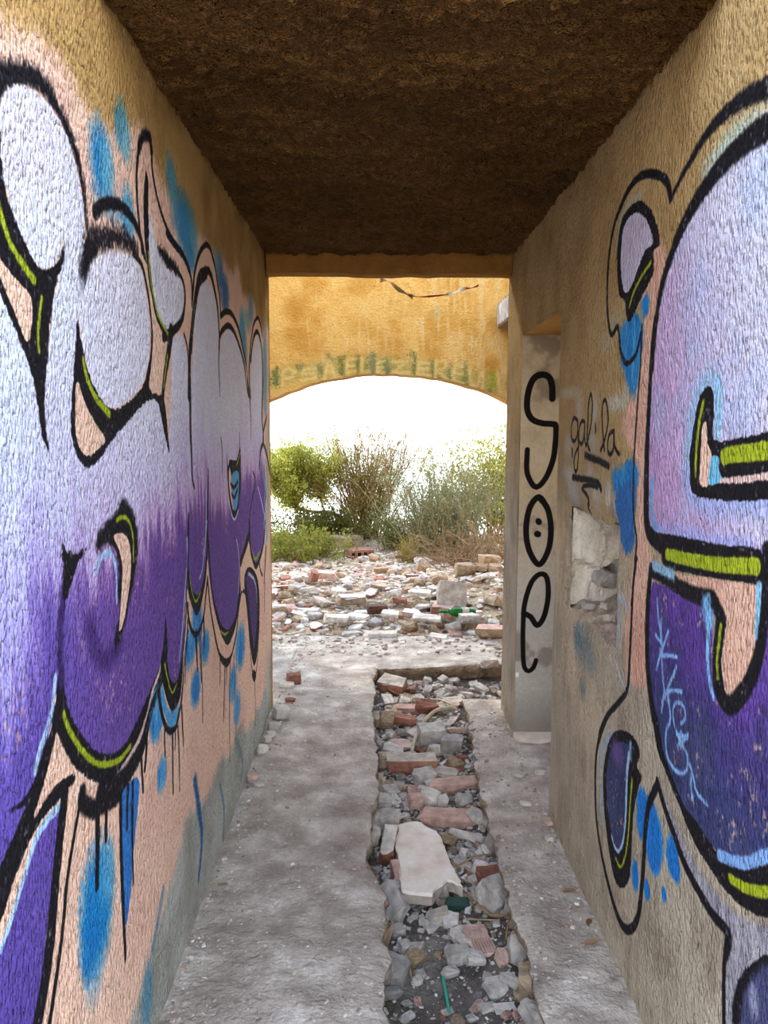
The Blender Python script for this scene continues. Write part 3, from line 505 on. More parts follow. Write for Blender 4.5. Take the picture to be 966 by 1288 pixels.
AX0, AX1, AZ1 = -1.0, 1.25, 3.3
A = Canvas(lambda u, v: on_y(u, v, YA), AX0, AX1, 1.3, AZ1, 330, 330, 71)
A.put(np.ones_like(A.g), lambda u, z, b, g, st: mixc(mixc((198, 154, 84), (172, 120, 48), (b - .38) * 2.2), (200, 168, 114), np.clip((st - .5) * 2.5 + (u - .4) * .5, 0, .7)) * (.93 + .14 * g[..., None]))
A.put(np.clip((A.g - .72) * 3, 0, .35), (110, 70, 20))
C5 = crop(335, 430, 155 / 966); C6 = crop(480, 430, 160 / 966)
G1, G2, PAL = (84, 90, 42), (100, 102, 62), (210, 176, 108)
A.stroke(C5((20, 310), (200, 265), (400, 235), (600, 200), (800, 190), (966, 190)), 120, (150, 136, 74), soft=60, alpha=.62, speck=1.3)
A.stroke(C6((0, 185), (200, 190), (400, 225), (600, 265), (860, 330)), 120, (146, 134, 74), soft=60, alpha=.62, speck=1.3)
for pts, w, c in [(C5((65, 240), (65, 330)), 55, G1), (C5((250, 190), (262, 200)), 40, G2), (C5((410, 200), (425, 285)), 26, G2), (C5((575, 140), (585, 250)), 45, G1), (C5((478, 110), (490, 140)), 30, G2), (C5((700, 120), (705, 235)), 24, G1), (C5((820, 110), (825, 240)), 52, (104, 104, 72)), (C5((920, 150), (925, 240)), 26, G2), (C5((770, 180), (765, 240)), 16, G2),
                  (C6((10, 160), (20, 235)), 30, G2), (C6((45, 190), (40, 240)), 24, G2), (C6((215, 85), (240, 110), (240, 235)), 24, G1), (C6((375, 150), (380, 260)), 24, G2), (C6((500, 180), (510, 290)), 26, G2), (C6((620, 170), (625, 320)), 42, (110, 112, 56)), (C6((835, 240), (830, 330)), 55, (134, 134, 40)), (C6((810, 360), (815, 390)), 20, G2), (C6((420, 270), (500, 295), (640, 335)), 22, G2), (C5((30, 340), (90, 320)), 22, G2)]:
    A.stroke(pts, w, c, soft=24, speck=1.6, alpha=.75)
# faded pale capitals along the crown of the arch
for pts in [C5((120, 345), (120, 240), (170, 210), (215, 240), (180, 290), (130, 290)), C5((370, 215), (290, 220), (275, 255), (370, 255), (375, 285), (270, 310)), C5((445, 290), (480, 150), (530, 270)), C5((455, 240), (515, 240)), C5((620, 245), (625, 140), (690, 135)), C5((625, 190), (675, 190)), C5((625, 240), (690, 232)),
            C5((740, 130), (738, 240), (800, 235)), C5((860, 240), (865, 160), (915, 155)), C5((865, 200), (905, 200)), C5((865, 242), (910, 240)), C6((70, 150), (180, 150), (80, 230), (200, 235)), C6((265, 240), (270, 160), (350, 160)), C6((270, 200), (345, 205)), C6((265, 240), (360, 255)),
            C6((400, 270), (405, 150), (470, 145), (490, 190), (410, 215), (490, 285)), C6((610, 180), (550, 175), (530, 250), (545, 300), (610, 315)), C6((540, 235), (605, 240)), C6((660, 200), (670, 320), (720, 340), (745, 230)), C6((760, 220), (755, 340)), C6((870, 230), (890, 370))]:
    A.stroke(pts, 24, PAL, soft=14, speck=1.1, alpha=.6, smooth=False)
A.stroke([(512, 352), (530, 372), (548, 385)], 30, (214, 170, 100), soft=30, alpha=.5); A.blob(547, 394, 7, 12, (176, 150, 100), .6)
# ------------------------------------------------------------------ materials
def new_mat(name):
    m = bpy.data.materials.new(name); m.use_nodes = True; n = m.node_tree.nodes; l = m.node_tree.links
    b = n['Principled BSDF']; b.inputs['Roughness'].default_value = .92; b.inputs['Specular IOR Level'].default_value = .15
    return m, n, l, b
def srgb(c):
    c = np.array(c[:3], float) / 255
    return tuple(np.where(c <= .04045, c / 12.92, ((c + .055) / 1.055) ** 2.4)) + (1,)
def bump_chain(n, l, b, scales, space='Object', stretch=(1, 1, 1)):
    # scales: list of (noise scale per metre, height in metres)
    tc = n.new('ShaderNodeTexCoord'); mp = n.new('ShaderNodeMapping'); mp.inputs['Scale'].default_value = stretch
    l.new(tc.outputs[space], mp.inputs[0]); prev = None
    for sc, dist in scales:
        if sc > 0:
            t = n.new('ShaderNodeTexNoise'); t.inputs['Scale'].default_value = sc; t.inputs['Detail'].default_value = 3; t.inputs['Roughness'].default_value = .6
        else:   # pebbly render: rounded grains
            t = n.new('ShaderNodeTexVoronoi'); t.feature = 'F1'; t.inputs['Scale'].default_value = -sc; dist = -dist
        l.new(mp.outputs[0], t.inputs['Vector'])
        bp = n.new('ShaderNodeBump'); bp.inputs['Strength'].default_value = 1; bp.inputs['Distance'].default_value = abs(dist); bp.invert = dist < 0
        l.new(t.outputs[0], bp.inputs['Height'])
        if prev: l.new(prev.outputs[0], bp.inputs['Normal'])
        prev = bp
    l.new(prev.outputs[0], b.inputs['Normal'])
    return mp
def image_mat(name, im, scales, stretch=(1, 1, 1)):
    m, n, l, b = new_mat(name)
    t = n.new('ShaderNodeTexImage'); t.image = im; t.extension = 'EXTEND'; t.interpolation = 'Linear'
    uv = n.new('ShaderNodeUVMap'); uv.uv_map = 'UVMap'; l.new(uv.outputs[0], t.inputs[0])
    l.new(t.outputs[0], b.inputs['Base Color'])
    bump_chain(n, l, b, scales, stretch=stretch)
    return m
def noise_mat(name, stops, scale=4, scales=((60, .004),), stretch=(1, 1, 1), fine=None, rough=.92, space='Object'):
    m, n, l, b = new_mat(name); b.inputs['Roughness'].default_value = rough
    mp = bump_chain(n, l, b, scales, space, stretch)
    t = n.new('ShaderNodeTexNoise'); t.inputs['Scale'].default_value = scale; t.inputs['Detail'].default_value = 6; t.inputs['Roughness'].default_value = .65
    l.new(mp.outputs[0], t.inputs['Vector'])
    r = n.new('ShaderNodeValToRGB'); e = r.color_ramp.elements
    while len(e) < len(stops): e.new(.5)
    for i, (p, c) in enumerate(stops): e[i].position = p; e[i].color = srgb(c)
    l.new(t.outputs[0], r.inputs[0]); out = r.outputs[0]
    if fine:
        t2 = n.new('ShaderNodeTexNoise'); t2.inputs['Scale'].default_value = fine[0]; t2.inputs['Detail'].default_value = 2; l.new(mp.outputs[0], t2.inputs['Vector'])
        r2 = n.new('ShaderNodeValToRGB'); r2.color_ramp.elements[0].position = fine[1]; r2.color_ramp.elements[1].position = fine[1] + .08
        l.new(t2.outputs[0], r2.inputs[0])
        mx = n.new('ShaderNodeMix'); mx.data_type = 'RGBA'; l.new(r2.outputs[0], mx.inputs[0]); l.new(out, mx.inputs[6]); mx.inputs[7].default_value = srgb(fine[2]); out = mx.outputs[2]
    l.new(out, b.inputs['Base Color'])
    return m
def random_mat(name, cols, island=False, scale=34, h=.012, translucent=0.0, rough=.9):
    # each object (or each loose piece) takes its own tone of one stuff
    cols = list(cols) * (2 if len(cols) == 1 else 1)
    m, n, l, b = new_mat(name); b.inputs['Roughness'].default_value = rough
    if island: src = n.new('ShaderNodeNewGeometry').outputs['Random Per Island']
    else: src = n.new('ShaderNodeObjectInfo').outputs['Random']
    r = n.new('ShaderNodeValToRGB'); e = r.color_ramp.elements
    while len(e) < len(cols): e.new(.5)
    for i, c in enumerate(cols): e[i].position = i / max(1, len(cols) - 1); e[i].color = srgb(c)
    l.new(src, r.inputs[0]); out = r.outputs[0]
    if scale:
        mp = bump_chain(n, l, b, [(scale, h)])
        t = n.new('ShaderNodeTexNoise'); t.inputs['Scale'].default_value = scale * .6; t.inputs['Detail'].default_value = 4; l.new(mp.outputs[0], t.inputs['Vector'])
        mr = n.new('ShaderNodeMapRange'); mr.inputs[1].default_value = .25; mr.inputs[2].default_value = .75; mr.inputs[3].default_value = .55; mr.inputs[4].default_value = 1.22; l.new(t.outputs[0], mr.inputs[0])
        mx = n.new('ShaderNodeMix'); mx.data_type = 'RGBA'; mx.blend_type = 'MULTIPLY'; mx.inputs[0].default_value = 1; l.new(out, mx.inputs[6]); l.new(mr.outputs[0], mx.inputs[7]); out = mx.outputs[2]
    l.new(out, b.inputs['Base Color'])
    if translucent:
        tr = n.new('ShaderNodeBsdfTranslucent'); l.new(out, tr.inputs[0]); ms = n.new('ShaderNodeMixShader'); ms.inputs[0].default_value = translucent
        l.new(b.outputs[0], ms.inputs[1]); l.new(tr.outputs[0], ms.inputs[2]); l.new(ms.outputs[0], n['Material Output'].inputs[0])
    return m

STUCCO = [(22, .014), (70, .016), (-110, .011), (190, .005)]
M_left = image_mat('painted_stucco_left', L.image('left_paint'), STUCCO, (1, 1, .6))
M_right = image_mat('painted_stucco_right', R.image('right_paint'), STUCCO, (1, 1, .5))
M_jamb = image_mat('painted_jamb', J.image('jamb_paint'), [(30, .004), (150, .0015)])
M_arch = image_mat('ochre_arch_render', A.image('arch_paint'), [(25, .010), (70, .012)])
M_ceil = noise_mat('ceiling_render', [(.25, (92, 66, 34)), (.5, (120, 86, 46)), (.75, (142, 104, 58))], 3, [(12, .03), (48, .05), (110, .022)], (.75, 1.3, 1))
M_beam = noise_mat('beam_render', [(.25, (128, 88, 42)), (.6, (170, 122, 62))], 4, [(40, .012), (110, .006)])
M_ochre = noise_mat('plain_ochre_render', [(.3, (172, 128, 66)), (.7, (214, 164, 88))], 3, [(30, .01), (90, .008)])
M_shade_wall = noise_mat('grey_shade_wall_render', [(.3, (150, 140, 124)), (.7, (184, 172, 152))], 3, [(30, .01), (90, .008)])  # neutral grey for the added walls that shade the yard
M_floor = noise_mat('worn_concrete', [(.28, (130, 118, 108)), (.45, (160, 149, 139)), (.58, (184, 174, 164)), (.74, (222, 216, 209))], 6, [(9, .03), (40, .012), (95, .0055)], fine=(70, .66, (222, 216, 210)))
M_edge = noise_mat('broken_concrete', [(.3, (112, 98, 84)), (.6, (158, 140, 120)), (.8, (182, 166, 148))], 14, [(18, .03), (60, .014)])
M_bed = noise_mat('trench_dirt', [(.3, (78, 72, 68)), (.55, (116, 108, 102)), (.75, (150, 142, 136))], 7, [(25, .02), (90, .012), (220, .005)], fine=(120, .66, (190, 184, 178)))
M_ground = noise_mat('pale_dirt', [(.3, (132, 112, 88)), (.55, (164, 144, 118)), (.75, (184, 168, 144))], 3, [(12, .03), (60, .02)], fine=(40, .6, (214, 204, 186)))
M_haze = noise_mat('bright_haze_plain', [(.3, (236, 230, 214)), (.7, (246, 242, 230))], .02, [(.1, .1)])  # near-white colour stands in for bright haze
M_lining = noise_mat('crumbling_plaster', [(.25, (150, 138, 118)), (.45, (206, 196, 180)), (.7, (232, 226, 214))], 9, [(20, .016), (70, .008)])
M_sill = noise_mat('dusty_mortar', [(.3, (140, 124, 112)), (.6, (176, 160, 148)), (.8, (206, 196, 188))], 12, [(25, .016), (90, .006)])
M_white = random_mat('white_plaster', [(216, 208, 199), (196, 186, 175), (178, 166, 154), (226, 221, 215)])
M_grey = random_mat('grey_mortar', [(196, 188, 180), (164, 157, 152), (206, 199, 190), (144, 139, 136)])
M_tan = random_mat('tan_stone', [(176, 152, 124), (150, 128, 104), (188, 170, 148), (140, 122, 102)])
M_brick = random_mat('red_brick', [(148, 98, 80), (128, 84, 70), (164, 116, 98), (140, 100, 88)])
M_pink = random_mat('dusty_pink_brick', [(196, 162, 150), (180, 142, 130), (206, 178, 164), (170, 136, 128)])
M_pebble = random_mat('mixed_gravel', [(214, 206, 196), (178, 166, 150), (148, 136, 122), (124, 114, 104), (196, 188, 178), (164, 130, 108), (224, 218, 210), (140, 100, 84)], True, 0)
M_grit = random_mat('trench_grit', [(204, 198, 192), (168, 162, 156), (138, 131, 126), (220, 216, 212), (156, 140, 130), (116, 108, 102), (226, 222, 218), (150, 112, 98)], True, 0)

# ------------------------------------------------------------------ object helpers
def link_mesh(name, me, mats=(), parent=None, kind=None):
    for m in (mats if isinstance(mats, (list, tuple)) else [mats]): me.materials.append(m)
    o = bpy.data.objects.new(name, me); COL.objects.link(o)
    if parent: o.parent = parent
    if kind: o['kind'] = kind
    return o
def mesh_obj(name, V, Fc, mats=(), parent=None, kind=None, fmat=None, smooth=False, uv=None):
    me = bpy.data.meshes.new(name); me.from_pydata([tuple(map(float, v)) for v in V], [], [tuple(map(int, f)) for f in Fc])
    if fmat is not None: me.polygons.foreach_set('material_index', np.asarray(fmat, np.int32))
    if smooth: me.polygons.foreach_set('use_smooth', np.ones(len(me.polygons), bool))
    if uv is not None:
        u = me.uv_layers.new(name='UVMap'); vi = np.empty(len(me.loops), np.int32); me.loops.foreach_get('vertex_index', vi)
        u.data.foreach_set('uv', np.asarray(uv, np.float32)[vi].ravel())
    me.update()
    return link_mesh(name, me, mats, parent, kind)
def thing(o, label, cat, group=None, kind=None):
    o['label'] = label; o['category'] = cat
    if group: o['group'] = group
    o['kind'] = kind or 'thing'
    return o
def empty(name, loc, rz=0.0):
    o = bpy.data.objects.new(name, None); COL.objects.link(o); o.location = loc; o.rotation_euler = (0, 0, rz); o.empty_display_size = .1
    return o
def box_VF(x0, x1, y0, y1, z0, z1):
    V = [(x, y, z) for z in (z0, z1) for y in (y0, y1) for x in (x0, x1)]
    return V, [(0, 2, 3, 1), (4, 5, 7, 6), (0, 1, 5, 4), (2, 6, 7, 3), (0, 4, 6, 2), (1, 3, 7, 5)]
class Shell:
    # one mesh gathered from quads and grids
    def __init__(s): s.V = []; s.F = []; s.M = []; s.UV = []
    def grid(s, P, mat=0, uv=None, skip=None):
        P = np.asarray(P, float); n, m = P.shape[:2]; b = len(s.V)
        s.V += [tuple(p) for p in P.reshape(-1, 3)]
        s.UV += [tuple(q) for q in (uv.reshape(-1, 2) if uv is not None else np.zeros((n * m, 2)))]
        for i in range(n - 1):
            for j in range(m - 1):
                if skip is not None and skip[i, j]: continue
                s.F.append((b + i * m + j, b + i * m + j + 1, b + (i + 1) * m + j + 1, b + (i + 1) * m + j)); s.M.append(mat)
    def quad(s, a, b, c, d, mat=0, uv=None):
        s.grid(np.array([[a, b], [d, c]], float), mat, None if uv is None else np.array(uv, float).reshape(2, 2, 2))
    def box(s, x0, x1, y0, y1, z0, z1, mat=0):
        V, Fc = box_VF(x0, x1, y0, y1, z0, z1); b = len(s.V); s.V += V; s.UV += [(0, 0)] * 8
        for f in Fc: s.F.append(tuple(b + i for i in f)); s.M.append(mat)
    def build(s, name, mats, kind='structure', smooth=False, parent=None):
        return mesh_obj(name, s.V, s.F, mats, parent, kind, s.M, smooth, s.UV)

# ------------------------------------------------------------------ passage shell
ys = np.linspace(YS, YE, 75); zs = np.linspace(-.05, ZC + .01, 50)
Yg, Zg = np.meshgrid(ys, zs)
wob = (fbm(Yg * 3, Zg * 3, 3, 3) - .5) * .012
sh = Shell()
sh.grid(np.stack([XL + wob - .006, Yg, Zg], -1), 0, np.stack([(Yg - YS) / (YE - YS), Zg / ZC], -1))
sh.quad((XL, YE, -.05), (XL - .3, YE, -.05), (XL - .3, YE, 2.6), (XL, YE, 2.6), 1)
sh.quad((XL, YS, -.05), (XL - .3, YS, -.05), (XL - .3, YS, 2.6), (XL, YS, 2.6), 1)
sh.quad((XL - .3, YS, -.05), (XL - .3, YE, -.05), (XL - .3, YE, 2.6), (XL - .3, YS, 2.6), 1)
sh.build('wall_left', [M_left, M_ochre])

def breaks(a, b, marks, step):
    m = [a] + sorted(marks) + [b]; out = []
    for p, q in zip(m[:-1], m[1:]):
        k = max(1, int(round((q - p) / step))); out += list(p + (q - p) * np.arange(k) / k)
    return np.array(out + [b])
yb = breaks(YS, YE, [DY0, DY1, NY0, NY1], .05); zb = breaks(-.05, ZC + .01, [DZ, NZ0, NZ1], .05)
Yg, Zg = np.meshgrid(yb, zb)
cy, cz = (yb[:-1] + yb[1:]) / 2, (zb[:-1] + zb[1:]) / 2
Cy, Cz = np.meshgrid(cy, cz)
hole_n = (Cy > NY0) & (Cy < NY1) & (Cz > NZ0) & (Cz < NZ1)
skip = hole_n | ((Cy > DY0) & (Cy < DY1) & (Cz < DZ))
inner = ((Yg > NY0 - 1e-6) & (Yg < NY1 + 1e-6) & (Zg > NZ0 - 1e-6) & (Zg < NZ1 + 1e-6))
jy = np.where(inner, (vnoise(Yg * 16, Zg * 16, 5) - .5) * .030, 0); jz = np.where(inner, (vnoise(Yg * 16, Zg * 16, 8) - .5) * .030, 0)
near_edge = np.clip(1 - np.abs(np.hypot(np.maximum(np.abs(Yg - .5 * (NY0 + NY1)) - .29, 0), np.maximum(np.abs(Zg - 1.08) - .18, 0))) / .05, 0, 1)
wob = (fbm(Yg * 3, Zg * 3, 23, 3) - .5) * .010
edge_wear = np.where((np.abs(Yg - DY0) < .01) & (Zg < DZ), (vnoise(Zg * 9, Zg * 0, 6) - .5) * .012, 0)
sh = Shell()
P = np.stack([XR + wob + near_edge * .012, Yg + jy + edge_wear, Zg + jz], -1)
sh.grid(P, 0, np.stack([(Yg - YS) / (YE - YS), Zg / ZC], -1), skip)
# reveals of the doorway
TH = .34
iy0 = int(np.argmin(abs(yb - DY0))); iz1 = int(np.argmin(abs(zb - DZ)))
col = P[:iz1 + 1, iy0]; far = col.copy(); far[:, 0] = XR + TH
sh.grid(np.stack([col, far], 1), 1)
sh.quad((XR - .002, DY0, DZ), (XR - .002, DY1, DZ), (XR + TH, DY1, DZ), (XR + TH, DY0, DZ), 1)
jx = np.linspace(XR, XR + TH, 5); jz_ = np.linspace(-.05, DZ, 30); JX, JZ = np.meshgrid(jx, jz_)
sh.grid(np.stack([JX, DY1 + (fbm(JX * 5, JZ * 5, 4, 3) - .5) * .012, JZ], -1), 2, np.stack([(JX - XR) / .5, JZ / DZ], -1))
# lining of the broken recess: far face cracked plaster over rubble masonry, sill heaped with mortar
a = np.linspace(0, 1, 26); X_, Z_ = np.meshgrid(a, a)
xx = XR + .014 + X_ * (ND - .014); zz = NZ0 + Z_ * (NZ1 - NZ0)
crack = NZ0 + .155 + .012 * np.sin(X_ * 9) + (fbm(X_ * 6, Z_ * 0, 2) - .5) * .03
low = np.clip((crack - zz) / .012, 0, 1)
blk = vnoise(X_ * 4.3, Z_ * 5.7, 3)
pit = np.exp(-(((X_ - .80) / .16) ** 2 + ((zz - (NZ0 + .105)) / .035) ** 2) ** 2)
dy = -(fbm(X_ * 5, Z_ * 5, 9) - .5) * .03 + low * (.022 + blk * .03) + pit * .11
sh.grid(np.stack([xx, NY1 + dy, zz], -1), 3)
Y_, Z2 = np.meshgrid(np.linspace(NY0 - .02, NY1 + .14, 26), np.linspace(NZ0 - .02, NZ1 + .02, 26))
sh.grid(np.stack([XR + ND + (fbm(Y_ * 14, Z2 * 14, 12) - .5) * .05, Y_, Z2], -1), 3)
X3, Y3 = np.meshgrid(np.linspace(0, 1, 22), np.linspace(NY0 - .02, NY1 + .13, 40))
slope = NZ0 - .012 + X3 * .06 + (fbm(X3 * 4, Y3 * 22, 14) - .5) * .06 * np.clip(X3 * 6, .15, 1) - np.exp(-(((X3 - .6) / .2) ** 2 + ((Y3 - 2.72) / .05) ** 2)) * .07
sh.grid(np.stack([XR + .013 + X3 * (ND - .013), Y3, slope], -1), 4)
sh.quad((XR + .014, NY0 - .02, NZ1), (XR + .014, NY1 + .03, NZ1), (XR + ND + .04, NY1 + .1, NZ1 - .01), (XR + ND + .04, NY0 - .02, NZ1 - .01), 3)
sh.quad((XR + .016, NY0, NZ0 - .03), (XR + ND + .04, NY0, NZ0 - .03), (XR + ND + .04, NY0, NZ1 + .02), (XR + .016, NY0, NZ1 + .02), 3)
# ends and back of the wall
for y in (YS, YE): sh.quad((XR, y, -.05), (XR + TH, y, -.05), (XR + TH, y, 2.6), (XR, y, 2.6), 1)
sh.quad((XR + TH, YS, -.05), (XR + TH, DY0, -.05), (XR + TH, DY0, 2.6), (XR + TH, YS, 2.6), 1)
sh.quad((XR + TH, DY1, -.05), (XR + TH, YE, -.05), (XR + TH, YE, 2.6), (XR + TH, DY1, 2.6), 1)
sh.quad((XR + TH, DY0, DZ), (XR + TH, DY1, DZ), (XR + TH, DY1, 2.6), (XR + TH, DY0, 2.6), 1)
sh.build('wall_right', [M_right, M_ochre, M_jamb, M_lining, M_sill])

# side room behind the doorway
sh = Shell()
sh.quad((XR + TH, 2.2, -.03), (2.5, 2.2, -.03), (2.5, 2.2, 2.5), (XR + TH, 2.2, 2.5))
sh.quad((2.5, 2.2, -.03), (2.5, 4.46, -.03), (2.5, 4.46, 1.0), (2.5, 2.2, 1.0))
sh.quad((2.5, 2.2, 2.0), (2.5, 4.46, 2.0), (2.5, 4.46, 2.5), (2.5, 2.2, 2.5))
sh.quad((2.5, 2.2, 1.0), (2.5, 2.7, 1.0), (2.5, 2.7, 2.0), (2.5, 2.2, 2.0))  # opening left in this unseen wall to let light into the room
sh.quad((2.5, 3.9, 1.0), (2.5, 4.46, 1.0), (2.5, 4.46, 2.0), (2.5, 3.9, 2.0))
sh.quad((XR + TH, 4.46, -.03), (2.5, 4.46, -.03), (2.5, 4.46, 2.5), (XR + TH, 4.46, 2.5))
sh.build('wall_side_room', [M_ochre])
sh = Shell(); sh.box(XR + TH, 2.5, 2.2, 4.46, 2.5, 2.6); sh.build('ceiling_side_room', [M_ochre])

sh = Shell()
xs = np.linspace(XL - .02, XR + .02, 190); yy = np.linspace(YC, YE, 400); Xg, Yg = np.meshgrid(xs, yy)
lump = np.maximum(fbm(Xg * 30, Yg * 42, 41, 3) - .38, 0)
sh.grid(np.stack([Xg, Yg, ZC + .008 + (fbm(Xg * 2.5, Yg * 4, 40, 3) - .5) * .03 - lump * .050], -1))
sh.box(XL - .3, XR + TH, YC, YE, 2.44, 2.62)
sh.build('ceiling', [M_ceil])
sh = Shell()
bx = np.linspace(XL, XR, 40); bz = np.linspace(2.318, 2.43, 5); Xg, Zg = np.meshgrid(bx, bz)
fy = YE - .10 + (fbm(Xg * 8, Zg * 8, 42, 3) - .5) * .02
sh.grid(np.stack([Xg, fy, Zg + (Zg < 2.32) * (vnoise(Xg * 11, Xg * 0, 3) - .5) * .012], -1))
low_e = np.stack([Xg[0], fy[0], Zg[0] + (vnoise(Xg[0] * 11, Xg[0] * 0, 3) - .5) * .012], -1); back = low_e.copy(); back[:, 1] = YE
sh.grid(np.stack([low_e, back], 0)); sh.quad((XL, YE, 2.318), (XR, YE, 2.318), (XR, YE, 2.62), (XL, YE, 2.62))
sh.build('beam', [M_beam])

# ------------------------------------------------------------------ arch wall across the yard
AC, AR, AT, HALF = .108, 2.10, 1.925, 1.25
def arch_z(x): return AT - AR + np.sqrt(np.maximum(AR ** 2 - (x - AC) ** 2, 0))
sh = Shell(); TA = .32
xa = np.linspace(AC - HALF, AC + HALF, 90); t = np.linspace(0, 1, 40)
Xg, Tg = np.meshgrid(xa, t)
Zg = (arch_z(Xg) + (vnoise(Xg * 14, Xg * 0, 2) - .5) * .012 * (Tg < .01)) * (1 - Tg) + 3.5 * Tg
auv = np.stack([(Xg - AX0) / (AX1 - AX0), (Zg - 1.3) / (AZ1 - 1.3)], -1)
sh.grid(np.stack([Xg, YA + (fbm(Xg * 3, Zg * 3, 61, 3) - .5) * .015, Zg], -1), 0, auv)
sh.grid(np.stack([Xg, YA + TA + 0 * Xg, Zg], -1), 1)
lo = np.stack([xa, YA + 0 * xa, Zg[0]], -1); lo2 = lo.copy(); lo2[:, 1] = YA + TA; sh.grid(np.stack([lo, lo2], 0), 1)
for xa_, xb_ in ((-3.6, AC - HALF), (AC + HALF, 3.8)):
    sh.box(xa_, xb_, YA, YA + TA, -.1, 3.5, 1)
sh.quad((AC - HALF, YA, 3.5), (AC + HALF, YA, 3.5), (AC + HALF, YA + TA, 3.5), (AC - HALF, YA + TA, 3.5), 1)  # unseen top, raised to keep sky light off the yard
sh.build('wall_arch', [M_arch, M_ochre])
sh = Shell(); sh.box(-1.75, -1.5, YE, YA, -.1, 3.5); sh.build('wall_shade_left', [M_shade_wall])  # unseen wall added to cut the sky light on the yard
sh = Shell(); sh.box(1.55, 1.8, YE, YA, -.1, 3.5); sh.build('wall_shade_right', [M_shade_wall])  # its unseen counterpart, also added to shade the yard

# ------------------------------------------------------------------ floor slabs, trench, ground
LP = np.array([(0.045, 0.0), (0.042, 2.025), (0.028, 2.195), (0.051, 2.286), (0.039, 2.384), (0.031, 2.704), (-0.03, 2.857), (-0.01, 3.021), (-0.01, 3.189), (0.028, 3.493), (0.019, 3.764), (-0.004, 4.32), (0.010, 5.143), (0.015, 6)])
RP = np.array([(0.452, 0.0), (0.452, 2.018), (0.445, 2.057), (0.453, 2.204), (0.459, 2.357), (0.45, 2.483), (0.451, 2.661), (0.444, 2.831), (0.462, 2.951), (0.446, 3.106), (0.463, 3.306), (0.476, 3.662), (0.509, 4.333), (0.52, 4.62)])
def edge_l(y): return np.interp(y, LP[:, 1], LP[:, 0]) + (fbm(y * 7, y * 0, 81, 4) - .5) * .03 + (vnoise(y * 34, y * 0, 82) - .5) * .014
def edge_r(y): return np.interp(y, RP[:, 1], RP[:, 0]) + (fbm(y * 7, y * 0, 83, 4) - .5) * .03 + (vnoise(y * 34, y * 0, 84) - .5) * .016
def edge_f(x): return 5.22 + .13 * np.maximum(x, 0) + (fbm(x * 6, x * 0, 85) - .5) * .03
def bed_z(y): return np.interp(y, [0, 1.9, 2.5, 3.0, 3.5, 4.4, 5.3], [-.215, -.21, -.19, -.165, -.14, -.115, -.10])
def floor_z(x, y): return (fbm(x * 4, y * 4, 90, 4) - .5) * .022 + (fbm(x * 22, y * 22, 91, 3) - .5) * .008
SIDE = [(0, 0), (.004, -.008), (.0, -.03), (-.02, -.07), (-.035, -.12), (-.045, -.18), (-.05, -.30)]
def slab(sh, rows, inner, edge, sgn, along_x=False):
    G = []; tcol = 1 - (1 - np.linspace(0, 1, 34)) ** 1.6
    for r in rows:
        a, e = inner(r), float(edge(np.array(r))); pts = []
        for t in tcol:
            c = a + (e - a) * t; x, y = (r, c) if along_x else (c, r)
            d = abs(e - c); pts.append((x, y, float(floor_z(x, y)) - .014 * math.exp(-d / .02) + .006 * math.exp(-d / .06)))
        for k, (o, z) in enumerate(SIDE[1:]):
            n = (float(fbm(np.array(r * 16.), np.array(z * 26.), 95, 3)) - .5) * .055
            c = e + sgn * (o + n * (k > 0)); x, y = (r, c) if along_x else (c, r)
            pts.append((x, y, z + .5 * n * (k > 1)))
        G.append(pts)
    G = np.array(G); m = len(tcol)
    sh.grid(G[:, :m], 0); sh.grid(G[:, m - 1:], 1)
sh = Shell()
slab(sh, np.arange(-1.5, 5.27, .016), lambda y: XL - .02, edge_l, 1)
X_, Y_ = np.meshgrid(np.linspace(-3.2, XL - .02, 60), np.linspace(YE - .1, 5.30, 50)); sh.grid(np.stack([X_, Y_, floor_z(X_, Y_)], -1), 0)
slab(sh, np.arange(-1.5, 4.62, .016), lambda y: XR + .02 if y < 2.2 else 2.55, edge_r, -1)
slab(sh, np.arange(-.02, 3.2, .02), lambda x: 6.05, edge_f, -1, True)
X_, Y_ = np.meshgrid(np.linspace(-3.2, .02, 100), np.linspace(5.26, 6.05, 30)); sh.grid(np.stack([X_, Y_, floor_z(X_, Y_)], -1), 0)
sh.build('floor', [M_floor, M_edge], smooth=True)
sh = Shell()
X_, Y_ = np.meshgrid(np.concatenate([np.linspace(-.12, .6, 60), np.linspace(.65, 3.2, 40)]), np.linspace(-1.5, 5.45, 380))
def trench_z(x, y): return bed_z(y) + (fbm(x * 5, y * 5, 97, 4) - .5) * .05 + .03 * np.exp(-((x - .45) / .06) ** 2) + (fbm(x * 26, y * 26, 98, 2) - .5) * .014
sh.grid(np.stack([X_, Y_, trench_z(X_, Y_)], -1))
sh.build('trench_bed', [M_bed], smooth=True)

def ground_z(x, y):
    x = np.asarray(x, float); y = np.asarray(y, float)
    g = -.02 + (fbm(x * 1.3, y * 1.3, 101, 4) - .5) * .10 * np.clip((y - 5.9) / .6, 0, 1)
    g = g + .16 * np.exp(-((y - 7.4) / .8) ** 2) * (1 - .25 * np.cos(x * 2.2)) * np.clip((y - 5.8) / .5, 0, 1)
    g = g + .12 * np.exp(-(((x - 1.6) / .9) ** 2 + ((y - 7.3) / 1.0) ** 2))
    g = g - np.clip(y - 12.0, 0, None) * .62
    return np.where((y < 5.95) & (y > -1.6) & (np.abs(x) < 3.3), -.42, g)
xs = np.concatenate([np.linspace(-16, -3.5, 16), np.linspace(-3.3, 3.3, 110), np.linspace(3.5, 16, 16)])
yv = np.concatenate([np.linspace(-14, -1.7, 12), [-1.55, 0, 3, 5.8, 5.93], np.linspace(5.97, 12, 110), np.linspace(12.2, 30, 22)])
